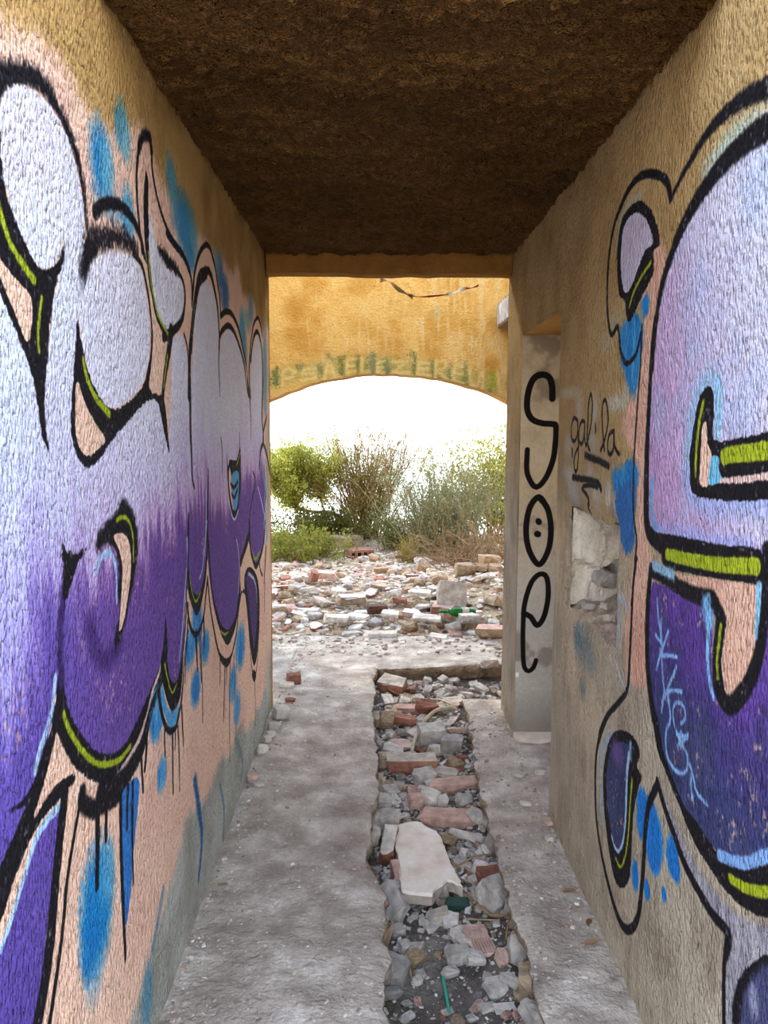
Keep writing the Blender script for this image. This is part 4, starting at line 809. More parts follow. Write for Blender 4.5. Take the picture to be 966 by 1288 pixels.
X_, Y_ = np.meshgrid(xs, yv); sh = Shell(); sh.grid(np.stack([X_, Y_, ground_z(X_, Y_)], -1)); sh.build('ground', [M_ground], smooth=True)
sh = Shell(); sh.quad((-400, 20, -11), (400, 20, -11), (400, 460, -11), (-400, 460, -11)); sh.build('ground_far_haze', [M_haze])  # added white plane, stands in for bright haze below the horizon
# ------------------------------------------------------------------ rubble pieces
def hull_mesh(name, dims, seed, mats, top_mat=None, rough=.28, n=14, chamfer=0.0):
    # an irregular broken piece: convex hull of jittered corner points
    r = random.Random(seed); bm = bmesh.new(); a, b, c = [d / 2 for d in dims]
    pts = []
    for sx in (-1, 1):
        for sy in (-1, 1):
            for sz in (-1, 1):
                j = lambda: 1 - rough * r.random()
                pts.append((sx * a * j(), sy * b * j(), sz * c * (1 - .35 * rough * r.random())))
    for k in range(n - 8):
        ax = r.randrange(3); p = [r.uniform(-.8, .8) * a, r.uniform(-.8, .8) * b, r.uniform(-.8, .8) * c]; p[ax] = r.choice((-1, 1)) * (a, b, c)[ax] * (1 + .06 * r.random()); pts.append(p)
    for p in pts: bm.verts.new(p)
    res = bmesh.ops.convex_hull(bm, input=bm.verts)
    bmesh.ops.delete(bm, geom=list({g for g in res['geom_unused'] + res['geom_interior'] if isinstance(g, bmesh.types.BMVert)}), context='VERTS')
    bmesh.ops.dissolve_limit(bm, angle_limit=.12, verts=bm.verts[:], edges=bm.edges[:])
    if n > 10:
        # chipped surface: cut the faces finer and knock the points in and out
        bmesh.ops.triangulate(bm, faces=bm.faces[:]); bmesh.ops.subdivide_edges(bm, edges=bm.edges[:], cuts=2, use_grid_fill=True)
        amp = min(dims) * .10 + .0015; fr = 1.6 / max(.03, sum(dims) / 3); cen = Vector((0, 0, 0))
        bm.normal_update()
        for v in bm.verts:
            q = (v.co * fr); k = float(vnoise(np.array(q.x * 2.1 + q.z * 1.3 + seed), np.array(q.y * 2.1 - q.z * .9), 7)) - .55 + .5 * (r.random() - .5)
            v.co += v.normal * amp * k
    if chamfer: bmesh.ops.bevel(bm, geom=bm.edges[:], offset=chamfer, segments=1, affect='EDGES', clamp_overlap=True)
    bmesh.ops.recalc_face_normals(bm, faces=bm.faces)
    me = bpy.data.meshes.new(name); bm.to_mesh(me); bm.free()
    for m in mats: me.materials.append(m)
    if top_mat is not None:
        for p in me.polygons: p.material_index = 1 if p.normal.z > .55 else 0
    return me
def slab_mesh(name, outline, th, mats, edge_j=.004, seed=1):
    # a broken flat slab: ragged outline with thickness, worn rim
    r = random.Random(seed); P = catmull(outline, True, .02); n = len(P)
    bm = bmesh.new(); rings = []
    for z, s in ((0, 1.0), (th * .8, 1.0), (th, .975)):
        cx, cy = P.mean(0); rings.append([bm.verts.new((cx + (x - cx) * s + r.uniform(-1, 1) * edge_j, cy + (y - cy) * s + r.uniform(-1, 1) * edge_j, z)) for x, y in P])
    for k in range(2):
        for i in range(n): bm.faces.new((rings[k][i], rings[k][(i + 1) % n], rings[k + 1][(i + 1) % n], rings[k + 1][i])).material_index = 1 if len(mats) > 1 and k == 0 else 0
    bm.faces.new(rings[2]); bm.faces.new(rings[0][::-1])
    bmesh.ops.recalc_face_normals(bm, faces=bm.faces)
    me = bpy.data.meshes.new(name); bm.to_mesh(me); bm.free()
    for m in mats: me.materials.append(m)
    return me
def put(name, me, loc, rot=(0, 0, 0), sc=(1, 1, 1)):
    o = bpy.data.objects.new(name, me); COL.objects.link(o); o.location = loc; o.rotation_euler = rot; o.scale = sc
    return o

def lowest(me, rot, sc):
    Mx = Euler(rot).to_matrix() @ Matrix.Diagonal(sc)
    co = np.empty(len(me.vertices) * 3, np.float32); me.vertices.foreach_get('co', co); co = co.reshape(-1, 3)
    return float((co @ np.array(Mx).T)[:, 2].min()), float((co @ np.array(Mx).T)[:, 2].max())
def rest(name, me, x, y, zf, rot, sc=(1, 1, 1), sink=.012):
    lo, hi = lowest(me, rot, sc)
    return put(name, me, (x, y, zf(x, y) - lo - sink), rot, sc)

PROTO = {
    'plaster_fragment': [hull_mesh('plaster_fragment', d, i, [M_white], None, .42, 16) for i, d in enumerate([(.16, .11, .035), (.12, .10, .03), (.20, .13, .05), (.14, .08, .06), (.22, .15, .04), (.10, .09, .05)])],
    'brick_fragment': [hull_mesh('brick_fragment', d, 20 + i, [M_brick, M_white] if i % 2 else [M_brick], 1 if i % 2 else None, .34, 16) for i, d in enumerate([(.15, .10, .05), (.18, .09, .05), (.12, .10, .045), (.20, .11, .05), (.09, .08, .05)])],
    'pink_brick_fragment': [hull_mesh('pink_brick_fragment', d, 40 + i, [M_pink], None, .34, 16) for i, d in enumerate([(.17, .11, .05), (.13, .10, .05), (.21, .10, .05)])],
    'mortar_lump': [hull_mesh('mortar_lump', d, 60 + i, [M_grey], None, .4, 18) for i, d in enumerate([(.13, .11, .08), (.16, .12, .07), (.10, .09, .07), (.18, .10, .05)])],
    'tan_stone': [hull_mesh('tan_stone', d, 80 + i, [M_tan], None, .45, 20) for i, d in enumerate([(.15, .12, .09), (.12, .10, .08), (.20, .14, .10), (.10, .08, .06)])],
}
def to_ground(u, v):
    z = 0.0
    for _ in range(6): x, y = on_z(u, v, z); z = float(ground_z(x, y))
    return x, y
def to_bed(u, v):
    z = -.12
    for _ in range(6): x, y = on_z(u, v, z); z = float(trench_z(x, y))
    return x, y
gz = lambda x, y: float(ground_z(x, y)); bz_ = lambda x, y: float(trench_z(x, y)); fz = lambda x, y: float(floor_z(x, y))
loose = []   # small pieces, labelled at the end by the landmark they lie next to
taken = []          # (x, y, radius) of the pieces already laid on the yard heap
def mk(kind, seed, dims, mats, top=None, rough=.2, n=14): return hull_mesh(kind, dims, seed, mats, top, rough, n)

M_dark_brick = random_mat('soot_dark_brick', [(92, 66, 54), (84, 60, 50)])
# --- pieces of the heap that can be pointed out one by one: (pixel, size, turn, tilt, kind, label)
NAMED_HEAP = [
    ((407, 732), (.36, .17, .10), -.15, .03, 'brick_fragment', [M_pink, M_white], 1, 'long brick with white plaster top, largest piece at the left of the rubble heap'),
    ((396, 737), (.10, .12, .16), .4, .3, 'brick_fragment', [M_brick], None, 'upright red brick piece against the left end of the long plaster-topped brick'),
    ((357, 738), (.17, .14, .07), .2, -.1, 'brick_fragment', [M_brick, M_white], 1, 'red brick piece capped with white plaster beside the pink left wall end'),
    ((351, 766), (.18, .16, .16), .1, .05, 'tan_block', [M_tan, M_white], 1, 'tan block with white top at the left wall end, low in the heap'),
    ((388, 747), (.18, .10, .06), .5, -.1, 'mortar_lump', [M_grey], None, 'flat grey mortar block just below the long plaster-topped brick'),
    ((427, 751), (.16, .15, .06), .7, .25, 'plaster_slab', [M_white], None, 'square white plaster slab tilted towards the passage above the wide plaster block'),
    ((444, 762), (.32, .18, .12), .1, .05, 'plaster_block', [M_tan, M_white], 1, 'wide plaster block with bright white top in the middle of the heap'),
    ((452, 784), (.24, .14, .05), -.35, .1, 'plaster_slab', [M_white], None, 'smooth pale grey plaster slab left of the dark brick'),
    ((476, 776), (.24, .14, .11), .15, 0, 'dark_brick', [M_dark_brick], None, 'dark brown brick piece in the centre of the heap'),
    ((480, 797), (.36, .18, .09), .12, .02, 'plaster_block', [M_grey, M_white], 1, 'long white-topped block at the near foot of the rubble heap'),
    ((492, 781), (.20, .14, .05), -.2, .2, 'plaster_slab', [M_white], None, 'white plaster slab leaning just right of the dark brick'),
    ((504, 758), (.18, .09, .06), -.5, .1, 'brick_fragment', [M_brick], None, 'narrow dull red brick lying slantwise right of the heap centre'),
    ((529, 748), (.26, .16, .07), -.1, .08, 'plaster_slab', [M_white], None, 'broad white plaster slab left of the pinkish flat brick'),
    ((558, 763), (.26, .18, .07), -.35, .15, 'flat_brick', [M_pink], None, 'pinkish flat brick below the green bottle'),
    ((553, 774), (.19, .09, .09), .05, .0, 'brick_fragment', [M_brick], None, 'square-ended red brick under the pinkish flat brick'),
    ((540, 786), (.32, .18, .05), -.1, .12, 'plaster_slab', [M_white], None, 'brightest white plaster slab on the near slope of the heap'),
    ((568, 781), (.24, .13, .08), .45, .1, 'flat_brick', [M_pink], None, 'dusty pink brick tilted up at the right of the near slope'),
    ((553, 799), (.20, .14, .06), -.4, .15, 'plaster_slab', [M_white], None, 'white plaster slab lying lowest at the right of the heap'),
    ((518, 779), (.20, .14, .05), -.2, .15, 'plaster_slab', [M_pink, M_white], 1, 'pink-edged plaster slab in front of the narrow dull red brick'),
    ((583, 773), (.22, .18, .12), .1, 0, 'tan_stone', [M_tan], None, 'rough tan stone lump right of the square-ended red brick'),
    ((590, 787), (.24, .18, .11), .3, 0, 'mortar_lump', [M_grey, M_white], 1, 'crumbly pale mortar lump at the right foot of the heap'),
    ((605, 777), (.12, .10, .08), .3, .2, 'brick_fragment', [M_brick], None, 'small red brick lump alone near the right wall end'),
    ((619, 751), (.32, .22, .12), -.05, .02, 'flat_brick', [M_tan, M_pink], 1, 'pink-topped squared block against the right wall end'),
    ((621, 762), (.28, .16, .06), 0, 0, 'brick_fragment', [M_brick], None, 'red brick lying under the pink-topped squared block'),
    ((594, 748), (.20, .14, .10), -.3, .1, 'tan_stone', [M_tan], None, 'orange-tan stone between the green bottle and the squared block'),
    ((606, 757), (.10, .09, .07), .2, 0, 'plaster_fragment', [M_white], None, 'white lump just right of the green bottle neck end'),
    ((585, 731), (.26, .18, .16), .2, .1, 'tan_stone', [M_tan], None, 'tan boulder under the dry twig bush'),
    ((615, 728), (.26, .2, .18), .5, .1, 'tan_stone', [M_tan], None, 'largest tan boulder at the right below the dry twigs'),
    ((554, 732), (.18, .14, .12), .2, .1, 'tan_stone', [M_tan], None, 'pale tan stone behind the white slab by the bottle'),
    ((481, 716), (.24, .14, .10), .15, 0, 'tan_stone', [M_tan], None, 'smooth yellowish stone alone on the gravel behind the heap'),
    ((478, 742), (.20, .12, .03), -.5, .2, 'tile_shard', [M_tan], None, 'thin yellowish tile shard lying on bare gravel'),
    ((516, 702), (.24, .18, .16), .3, .1, 'tan_stone', [M_brick], None, 'reddish stone beside the yellow grass tuft'),
    ((532, 705), (.24, .18, .13), .3, .1, 'mortar_lump', [M_white], None, 'white rock at the foot of the grey-green shrub'),
    ((431, 684), (.7, .4, .24), .1, .0, 'tan_stone', [M_tan], None, 'wide ochre rock ledge under the leaning trunk'),
    ((443, 796), (.2, .14, .08), .4, 0, 'mortar_lump', [M_grey], None, 'grey mortar lump left of the long white-topped block'),
    ((424, 788), (.26, .14, .08), .1, .1, 'plaster_block', [M_white], None, 'low white block at the left of the near slope'),
    ((380, 761), (.22, .12, .07), -.2, 0, 'mortar_lump', [M_grey], None, 'rounded brownish-grey lump left of the tilted square slab'),
    ((366, 758), (.18, .16, .12), .5, .2, 'mortar_lump', [M_pink], None, 'pinkish-grey lump beside the white-topped tan block'),
    ((615, 830), (.17, .12, .10), .4, .1, 'mortar_lump', [M_grey], None, 'brownish stone on the concrete edge above the trench corner'),
]
for i, ((u, v), d, rz, tilt, nm, mats, top, label) in enumerate(NAMED_HEAP):
    if 'concrete edge' in label: x, y = on_z(u, v + 6, 0.0); zf = fz
    else: x, y = to_ground(u, v + 4); zf = gz
    d = (d[0] * .74, d[1] * .66, d[2] * (.60 if 'stone' not in nm else .70)); me = hull_mesh(nm, d, 300 + i, mats, top, .30 if 'brick' in nm or 'slab' in nm or 'block' in nm else .48, 16 if 'stone' not in nm else 24)
    lift = .07 if 720 < v < 790 and 'stone' not in nm and 380 < u < 600 else 0
    if 'under the pink-topped' in label: lift = -.05
    if 'pink-topped squared' in label: lift = .03
    o = rest(nm, me, x, y, zf, (tilt, tilt * .4, rz), sink=.015 - lift)
    thing(o, label, 'brick' if 'brick' in nm else ('stone' if 'stone' in nm else 'rubble'))
    taken.append((x, y, max(d[:2]) * .40))

# --- hollow brick lying on the gravel behind the heap
def hollow_brick(name, L_, W_, H_, nh, mat):
    sh = Shell(); xb_ = [-L_ / 2]; w = L_ / nh
    for k in range(nh): xb_ += [-L_ / 2 + w * (k + .2), -L_ / 2 + w * (k + .8)]
    xb_ += [L_ / 2]; zb_ = [0, H_ * .25, H_ * .75, H_]
    Xg, Zg = np.meshgrid(xb_, zb_); sk = np.zeros((3, len(xb_) - 1), bool); sk[1, 1::2] = True
    for y in (-W_ / 2, W_ / 2): sh.grid(np.stack([Xg, y + 0 * Xg, Zg], -1), 0, skip=sk)
    for k in range(nh):
        a, b = xb_[1 + 2 * k], xb_[2 + 2 * k]; z0, z1 = zb_[1], zb_[2]
        ring = [(a, z0), (b, z0), (b, z1), (a, z1), (a, z0)]
        sh.grid(np.array([[(x, -W_ / 2, z) for x, z in ring], [(x, W_ / 2, z) for x, z in ring]]))
    ring = [(-L_ / 2, 0), (L_ / 2, 0), (L_ / 2, H_), (-L_ / 2, H_), (-L_ / 2, 0)]
    sh.grid(np.array([[(x, -W_ / 2, z) for x, z in ring], [(x, W_ / 2, z) for x, z in ring]]))
    return sh.build(name, [mat], None)
x, y = to_ground(452, 700); o = hollow_brick('hollow_brick', .30, .26, .10, 4, M_brick); o.location = (x, y, gz(x, y) - .01); o.rotation_euler = (0, 0, .35)
thing(o, 'red hollow brick with four holes lying on gravel in front of the bushes', 'brick'); taken.append((x, y, .2))

# --- green glass bottle with its pale slab
M_glass = bpy.data.materials.new('green_bottle_glass'); M_glass.use_nodes = True; _b = M_glass.node_tree.nodes['Principled BSDF']
_b.inputs['Base Color'].default_value = srgb((30, 130, 50)); _b.inputs['Roughness'].default_value = .08; _b.inputs['Transmission Weight'].default_value = .55; _b.inputs['IOR'].default_value = 1.45
def lathe(name, prof, mat, parent=None, n=20, **k):
    V = []; Fc = []
    for r_, z in prof: V += [(r_ * math.cos(2 * math.pi * i / n), r_ * math.sin(2 * math.pi * i / n), z) for i in range(n)]
    for j in range(len(prof) - 1): Fc += [(j * n + i, j * n + (i + 1) % n, (j + 1) * n + (i + 1) % n, (j + 1) * n + i) for i in range(n)]
    Fc.append(tuple(range(n))[::-1]); Fc.append(tuple((len(prof) - 1) * n + i for i in range(n)))
    return mesh_obj(name, V, Fc, [mat], parent, smooth=True, **k)
x, y = to_ground(580, 756); bt = empty('glass_bottle', (x, y, gz(x, y) + .10)); bt.rotation_euler = (math.radians(84), 0, math.radians(-68))
lathe('body', [(.034, -.12), (.037, -.112), (.037, .04), (.030, .075), (.016, .10)], M_glass, bt); lathe('neck', [(.016, .10), (.0135, .13), (.0135, .165), (.016, .168), (.016, .178), (.0125, .18)], M_glass, bt)
lb = lathe('label_band', [(.0375, -.06), (.0375, .0)], M_white, bt); lb['label'] = 'pale torn paper band'
thing(bt, 'green glass bottle lying at the right of the rubble heap', 'bottle'); taken.append((x, y, .12))
x, y = to_ground(571, 754); me = hull_mesh('plaster_slab', (.24, .05, .20), 702, [M_white], None, .12, 12)
thing(rest('plaster_slab', me, x, y + .08, gz, (-.25, .1, -.1), sink=-.06), 'white slab propped upright behind the green bottle', 'rubble'); taken.append((x, y + .05, .14))

# --- the countless-looking rest of the heap, still one object per piece
HEAP_GROUPS = {
    'plaster_fragment': ('white plaster fragment in the rubble heap under the arch', 'white plaster fragments of the yard heap', 'rubble', 170),
    'brick_fragment': ('dull red brick fragment in the rubble heap under the arch', 'red brick fragments of the yard heap', 'brick', 85),
    'pink_brick_fragment': ('dusty pink brick fragment in the rubble heap under the arch', 'pink brick fragments of the yard heap', 'brick', 55),
    'mortar_lump': ('grey mortar lump in the rubble heap under the arch', 'grey mortar lumps of the yard heap', 'rubble', 120),
    'tan_stone': ('tan stone in the rubble heap under the arch', 'tan stones of the yard heap', 'stone', 100),
}
rr = random.Random(5)
order = [k for k, v in HEAP_GROUPS.items() for _ in range(v[3])]; rr.shuffle(order)
for nm in order:
    label, grp, cat, _ = HEAP_GROUPS[nm]
    for tr in range(60):
        u = rr.uniform(338, 640); v = 795 - 105 * rr.random() ** 1.25 if rr.random() < .85 else rr.uniform(690, 815)
        x, y = to_ground(u, v)
        if not 5.75 < y < 10.2: continue
        if nm == 'tan_stone' and rr.random() < .5 and u < 540: continue
        s = (.32 + .62 * rr.random() ** 1.5) * (1.0 if y < 8.3 else .85)
        rad = .062 * s
        if all((x - a) ** 2 + (y - b) ** 2 > (rad + c) ** 2 * .62 for a, b, c in taken): break
    else: continue
    me = rr.choice(PROTO[nm]); rot = (rr.uniform(-.3, .3), rr.uniform(-.3, .3), rr.uniform(0, 6.28))
    o = rest(nm, me, x, y, gz, rot, (s, s, s), .006 + rr.uniform(0, .012)); thing(o, label, cat, grp); taken.append((x, y, rad)); loose.append((o, 'heap'))

# --- gravel and grit: what nobody could count
def scatter(name, label, cat, pts, sizes, mat, seed=3):
    r = np.random.RandomState(seed); base = []
    for k in range(8):
        me = hull_mesh('tmp', (1, .8, .5), 900 + seed * 10 + k, [], None, .5, 10); co = np.empty(len(me.vertices) * 3); me.vertices.foreach_get('co', co)
        base.append((co.reshape(-1, 3), [tuple(p.vertices) for p in me.polygons])); bpy.data.meshes.remove(me)
    V = []; Fc = []; off = 0
    for (x, y, z), s in zip(pts, sizes):
        co, fs = base[r.randint(8)]; a = r.uniform(0, 6.28); c_, s_ = math.cos(a), math.sin(a); q = co * s * np.array([1, r.uniform(.6, 1.1), r.uniform(.5, 1.1)])
        t = r.uniform(-.5, .5); q = np.stack([q[:, 0], q[:, 1] * math.cos(t) - q[:, 2] * math.sin(t), q[:, 1] * math.sin(t) + q[:, 2] * math.cos(t)], -1)
        V.append(np.stack([q[:, 0] * c_ - q[:, 1] * s_ + x, q[:, 0] * s_ + q[:, 1] * c_ + y, q[:, 2] + z + s * .12], -1))
        Fc += [tuple(i + off for i in f) for f in fs]; off += len(co)
    o = mesh_obj(name, np.concatenate(V), Fc, [mat]); thing(o, label, cat, None, 'stuff'); return o
r = np.random.RandomState(8)
P_, S_ = [], []
while len(P_) < 6500:
    y = 5.5 + 5.2 * r.rand() ** 1.1; x = r.uniform(-1.6, 2.0) * max(.75, y / 8)
    if 6.0 < y < 6.65 and not -1.0 < x < 1.2: continue
    if y < 6.1 and not -1.6 < x < 1.5: continue
    dens = min(1, max(.25, (y - 5.2) / .9))
    if r.rand() > dens: continue
    z = float(ground_z(x, y)) if y > 6.0 else float(floor_z(x, y))
    P_.append((x, y, z)); S_.append(.012 + .06 * r.rand() ** 2.2 if y > 6 else .010 + .04 * r.rand() ** 2.5)
scatter('gravel', 'pale crushed gravel spread over the yard under and beyond the arch', 'gravel', P_, S_, M_pebble, 3)
P_, S_ = [], []
while len(P_) < 4600:
    y = 1.95 + 3.3 * r.rand(); x = r.uniform(.0, .50)
    if y > 4.75 and r.rand() < .5: x = r.uniform(.3, 1.3)
    lim = np.interp(y, [1.9, 2.6, 3.0, 5.3], [.30, .45, 1, 1]) + .5 * (x > .36)
    if r.rand() > lim: continue
    P_.append((x, y, float(trench_z(x, y)))); S_.append(.007 + .030 * r.rand() ** 2.0 if y > 2.7 else .004 + .014 * r.rand() ** 2.2)
scatter('trench_grit', 'grey grit and crumbs lying over the trench bottom', 'grit', P_, S_, M_grit, 4)
P_, S_ = [], []
for k in range(2200):
    y = 1.7 + 4 * r.rand(); q = r.rand()
    if q < .40: x = XL + .01 + .10 * r.rand() ** 2.5
    elif q < .66: x = XR - .01 - .16 * r.rand() ** 2; y = 2.4 + 2.0 * r.rand()
    elif q < .85: x = float(edge_r(np.array(y))) + .01 + .06 * r.rand()
    else: x = r.uniform(XL, 0)
    if .15 < q < .2: x = r.uniform(.5, XR)
    if y > 4.4 and x > 0.3: continue
    P_.append((x, y, float(floor_z(x, y)))); S_.append(.004 + .014 * r.rand() ** 3)
scatter('floor_crumbs', 'pale crumbs swept against the walls on the concrete floor', 'crumbs', P_, S_, M_pebble, 5)

# ------------------------------------------------------------------ what lies in the trench
tk = []
def trench_piece(u, v, d, rz, tilt, nm, mats, top, label, cat, seed, lift=0.0, rough=.2, n=14, rx=None):
    x, y = to_bed(u, v); me = hull_mesh(nm, d, seed, mats, top, rough, n)
    o = rest(nm, me, x, y, bz_, (tilt if rx is None else rx, tilt * .4, rz), sink=.01 - lift); thing(o, label, cat); tk.append((x, y, max(d[:2]) * .40)); return o
NT = [
    ((495, 872), (.17, .13, .07), -.3, .25, 'brick_fragment', [M_brick, M_white], 1, 'red brick with white plaster top in the far left corner of the trench', 'brick', .03),
    ((573, 887), (.13, .08, .03), .5, .12, 'tile_shard', [M_white], None, 'bright white tile shard at the far right end of the trench', 'tile', .03),
    ((538, 899), (.13, .09, .05), .7, .3, 'brick_fragment', [M_brick], None, 'dark red brick wedge beside the beige hose', 'brick', .03),
    ((506, 911), (.18, .07, .05), -.45, .1, 'brick_fragment', [M_brick], None, 'long red brick splinter slanting near the left trench edge', 'brick', .02),
    ((515, 897), (.16, .07, .04), .05, .1, 'flat_brick', [M_pink], None, 'pinkish brick splinter behind the long red splinter', 'brick', .02),
    ((545, 936), (.17, .14, .09), .15, .05, 'mortar_block', [M_grey], None, 'largest squared grey mortar block in the middle of the trench', 'rubble', .03),
    ((571, 944), (.12, .10, .08), -.2, .05, 'mortar_block', [M_grey], None, 'grey mortar block right beside the largest squared block', 'rubble', .01),
    ((553, 949), (.11, .05, .05), .05, 0, 'plaster_fragment', [M_white], None, 'pale plaster bar in front of the squared grey block', 'rubble', .02),
    ((496, 950), (.14, .07, .03), -.7, .25, 'plaster_slab', [M_white], None, 'pale bluish plaster slab leaning against the left trench side', 'rubble', .03),
    ((520, 969), (.26, .11, .07), .02, .05, 'brick_fragment', [M_brick, M_white], 1, 'long red brick caked with white mortar across the trench', 'brick', .02),
    ((490, 966), (.10, .10, .07), .2, .1, 'mortar_lump', [M_tan], None, 'tan mortar lump at the left end of the mortar-caked brick', 'rubble', .01),
    ((505, 944), (.12, .09, .04), .2, .2, 'mortar_lump', [M_pink], None, 'dusty pink slab flake above the pale bluish slab', 'rubble', .02),
    ((560, 979), (.15, .09, .035), -.25, .12, 'plaster_slab', [M_tan, M_white], 1, 'white-faced plaster slab right of the mortar-caked brick', 'rubble', .03),
    ((536, 985), (.12, .10, .07), .3, .1, 'mortar_lump', [M_grey], None, 'grey mortar lump left of the white-faced plaster slab', 'rubble', .0),
    ((577, 996), (.27, .08, .05), .28, .05, 'flat_brick', [M_pink, M_pink], None, 'upper of the two long dusty pink bricks across the trench', 'brick', .03),
    ((545, 1012), (.09, .08, .06), -.4, .15, 'plaster_fragment', [M_white], None, 'white plaster cube behind the big pale slab', 'rubble', .01),
    ((559, 1013), (.055, .05, .05), .1, .1, 'plaster_fragment', [M_white], None, 'small white cube right beside the white plaster cube', 'rubble', .01),
    ((526, 1016), (.07, .05, .06), .3, .2, 'brick_fragment', [M_pink], None, 'small mauve brick stump left of the white plaster cube', 'brick', .01),
    ((569, 1039), (.26, .09, .06), -.02, .05, 'flat_brick', [M_pink, M_pink], None, 'lower of the two long dusty pink bricks, behind the big slab', 'brick', .02),
    ((618, 1028), (.07, .06, .05), .4, .2, 'tan_stone', [M_tan], None, 'cream stone against the right trench side behind the grey pipe', 'stone', .02),
    ((488, 1043), (.11, .09, .09), .4, .1, 'tan_stone', [M_grey], None, 'dark grey rounded stone by the left corner of the big slab', 'stone', .0),
    ((483, 1030), (.09, .07, .10), .2, .3, 'tan_stone', [M_grey], None, 'grey stone standing in the left trench side', 'stone', .02),
    ((470, 1072), (.07, .05, .08), .6, .1, 'plaster_fragment', [M_white], None, 'white stone tucked in the notch of the left trench edge', 'stone', .07),
    ((625, 1117), (.12, .09, .06), .3, .2, 'brick_fragment', [M_brick], None, 'broken terracotta piece against the right trench side', 'brick', .02),
    ((630, 1137), (.13, .11, .10), .5, .2, 'mortar_lump', [M_grey], None, 'grey layered rock below the terracotta piece', 'stone', .0),
    ((609, 1130), (.07, .055, .045), .2, .1, 'tan_stone', [M_white], None, 'cream pebble left of the terracotta piece', 'stone', .01),
    ((602, 1110), (.06, .04, .02), .6, .2, 'tile_shard', [M_white], None, 'pale green-white tile shard beside the terracotta piece', 'tile', .02),
    ((588, 1093), (.055, .03, .02), .1, .2, 'tile_shard', [M_white], None, 'thin white tile sliver right of the big slab', 'tile', .02),
    ((588, 1077), (.035, .04, .03), .3, .2, 'plaster_fragment', [M_white], None, 'little white chip under the grey pipe', 'rubble', .01),
    ((616, 1072), (.035, .04, .03), .6, .2, 'plaster_fragment', [M_white], None, 'little white chip at the right end of the grey pipe', 'rubble', .01),
    ((556, 1159), (.085, .07, .04), .3, .1, 'plaster_fragment', [M_white], None, 'left of the two white lumps in front of the slab', 'rubble', .01),
    ((572, 1164), (.06, .07, .04), -.3, .1, 'plaster_fragment', [M_white], None, 'right of the two white lumps in front of the slab', 'rubble', .01),
    ((544, 1166), (.05, .04, .03), .5, .1, 'plaster_fragment', [M_white], None, 'flat white chip left of the two white lumps', 'rubble', .0),
    ((583, 1186), (.05, .08, .03), .5, .2, 'plaster_fragment', [M_white], None, 'bright white splinter left of the ribbed brown tile', 'rubble', .01),
    ((596, 1181), (.12, .08, .04), .1, .05, 'flat_brick', [M_pink], None, 'flat pinkish stone behind the ribbed brown tile', 'stone', .0),
    ((582, 1206), (.085, .06, .05), .2, .1, 'mortar_lump', [M_grey], None, 'blue-grey stone in front of the white splinter', 'stone', .0),
    ((602, 1209), (.07, .05, .04), -.2, .1, 'mortar_lump', [M_grey], None, 'pale grey stone touching the blue-grey stone', 'stone', .0),
    ((570, 1226), (.06, .035, .03), .4, .2, 'mortar_lump', [M_grey], None, 'small grey chip at the upper end of the green stick', 'stone', .0),
    ((499, 1234), (.11, .09, .08), -.3, .15, 'mortar_lump', [M_grey], None, 'big grey rock against the left trench side near the bottom', 'stone', .0),
    ((496, 1252), (.07, .05, .04), .2, .1, 'mortar_lump', [M_grey], None, 'small grey rock just below the big grey rock', 'stone', .0),
    ((529, 1235), (.04, .03, .025), .4, .1, 'plaster_fragment', [M_white], None, 'lone white pebble on bare dirt right of the big grey rock', 'stone', .0),
    ((630, 1246), (.075, .07, .03), .3, .1, 'mortar_lump', [M_grey], None, 'triangular grey slate chip on bare dirt', 'stone', .01),
    ((652, 1240), (.12, .03, .03), -.9, .1, 'tan_stone', [M_grey], None, 'long grey splinter along the right trench side', 'stone', .01),
    ((641, 1268), (.08, .03, .02), .15, .1, 'tile_shard', [M_white], None, 'pale green shard right of the green stick', 'tile', .0),
    ((618, 1268), (.06, .03, .02), .4, .1, 'tile_shard', [M_grey], None, 'pale grey shard left of the pale green shard', 'tile', .0),
    ((505, 1175), (.05, .05, .04), .4, .1, 'mortar_lump', [M_grey], None, 'grey pebble below the standing grey slab', 'stone', .0),
    ((513, 1195), (.045, .04, .035), .4, .1, 'tan_stone', [M_grey], None, 'dark pebble alone on the dirt at the left', 'stone', .0),
    ((636, 1208), (.04, .06, .04), .4, .1, 'tan_stone', [M_pink], None, 'pinkish pebble right of the ribbed brown tile', 'stone', .0),
    ((650, 1207), (.05, .04, .03), .1, .1, 'tan_stone', [M_grey], None, 'flat grey pebble nearest the right trench side', 'stone', .0),
]
for i, (px, d, rz, tilt, nm, mats, top, label, cat, lift) in enumerate(NT):
    trench_piece(*px, d, rz, tilt, nm, mats, top, label, cat, 500 + i, lift * .5, .24 if nm in ('flat_brick', 'brick_fragment', 'mortar_block', 'tile_shard') else .42, 16 if 'stone' not in nm else 20)

# the big pale slab on its brick, with the broken corner
q = [to_bed(u, v) for u, v in ((512, 1118), (577, 1108), (497, 1036), (553, 1050))]
sx0, sy0 = q[0][0] - .02, q[0][1] - .02
big = empty('plaster_slab', (sx0, sy0, bz_(.2, 2.75) + .035))
M_bigslab = noise_mat('pale_slab_face', [(.3, (206, 186, 168)), (.5, (226, 212, 198)), (.7, (236, 230, 222))], 9, [(30, .004), (120, .002)])
SLP = [(497, 1040), (510, 1033), (527, 1030), (541, 1037), (556, 1046), (561, 1058), (568, 1076), (578, 1096), (585, 1110), (576, 1107), (566, 1104), (560, 1110), (551, 1116), (547, 1122), (530, 1121), (510, 1117), (507, 1100), (505, 1080), (500, 1060)]
zt = big.location.z + .05
sb = link_mesh('slab', slab_mesh('slab', [(x - sx0, y - sy0) for x, y in (on_z(u, v, zt) for u, v in SLP)], .045, [M_bigslab, M_white], .004, 5), (), big)
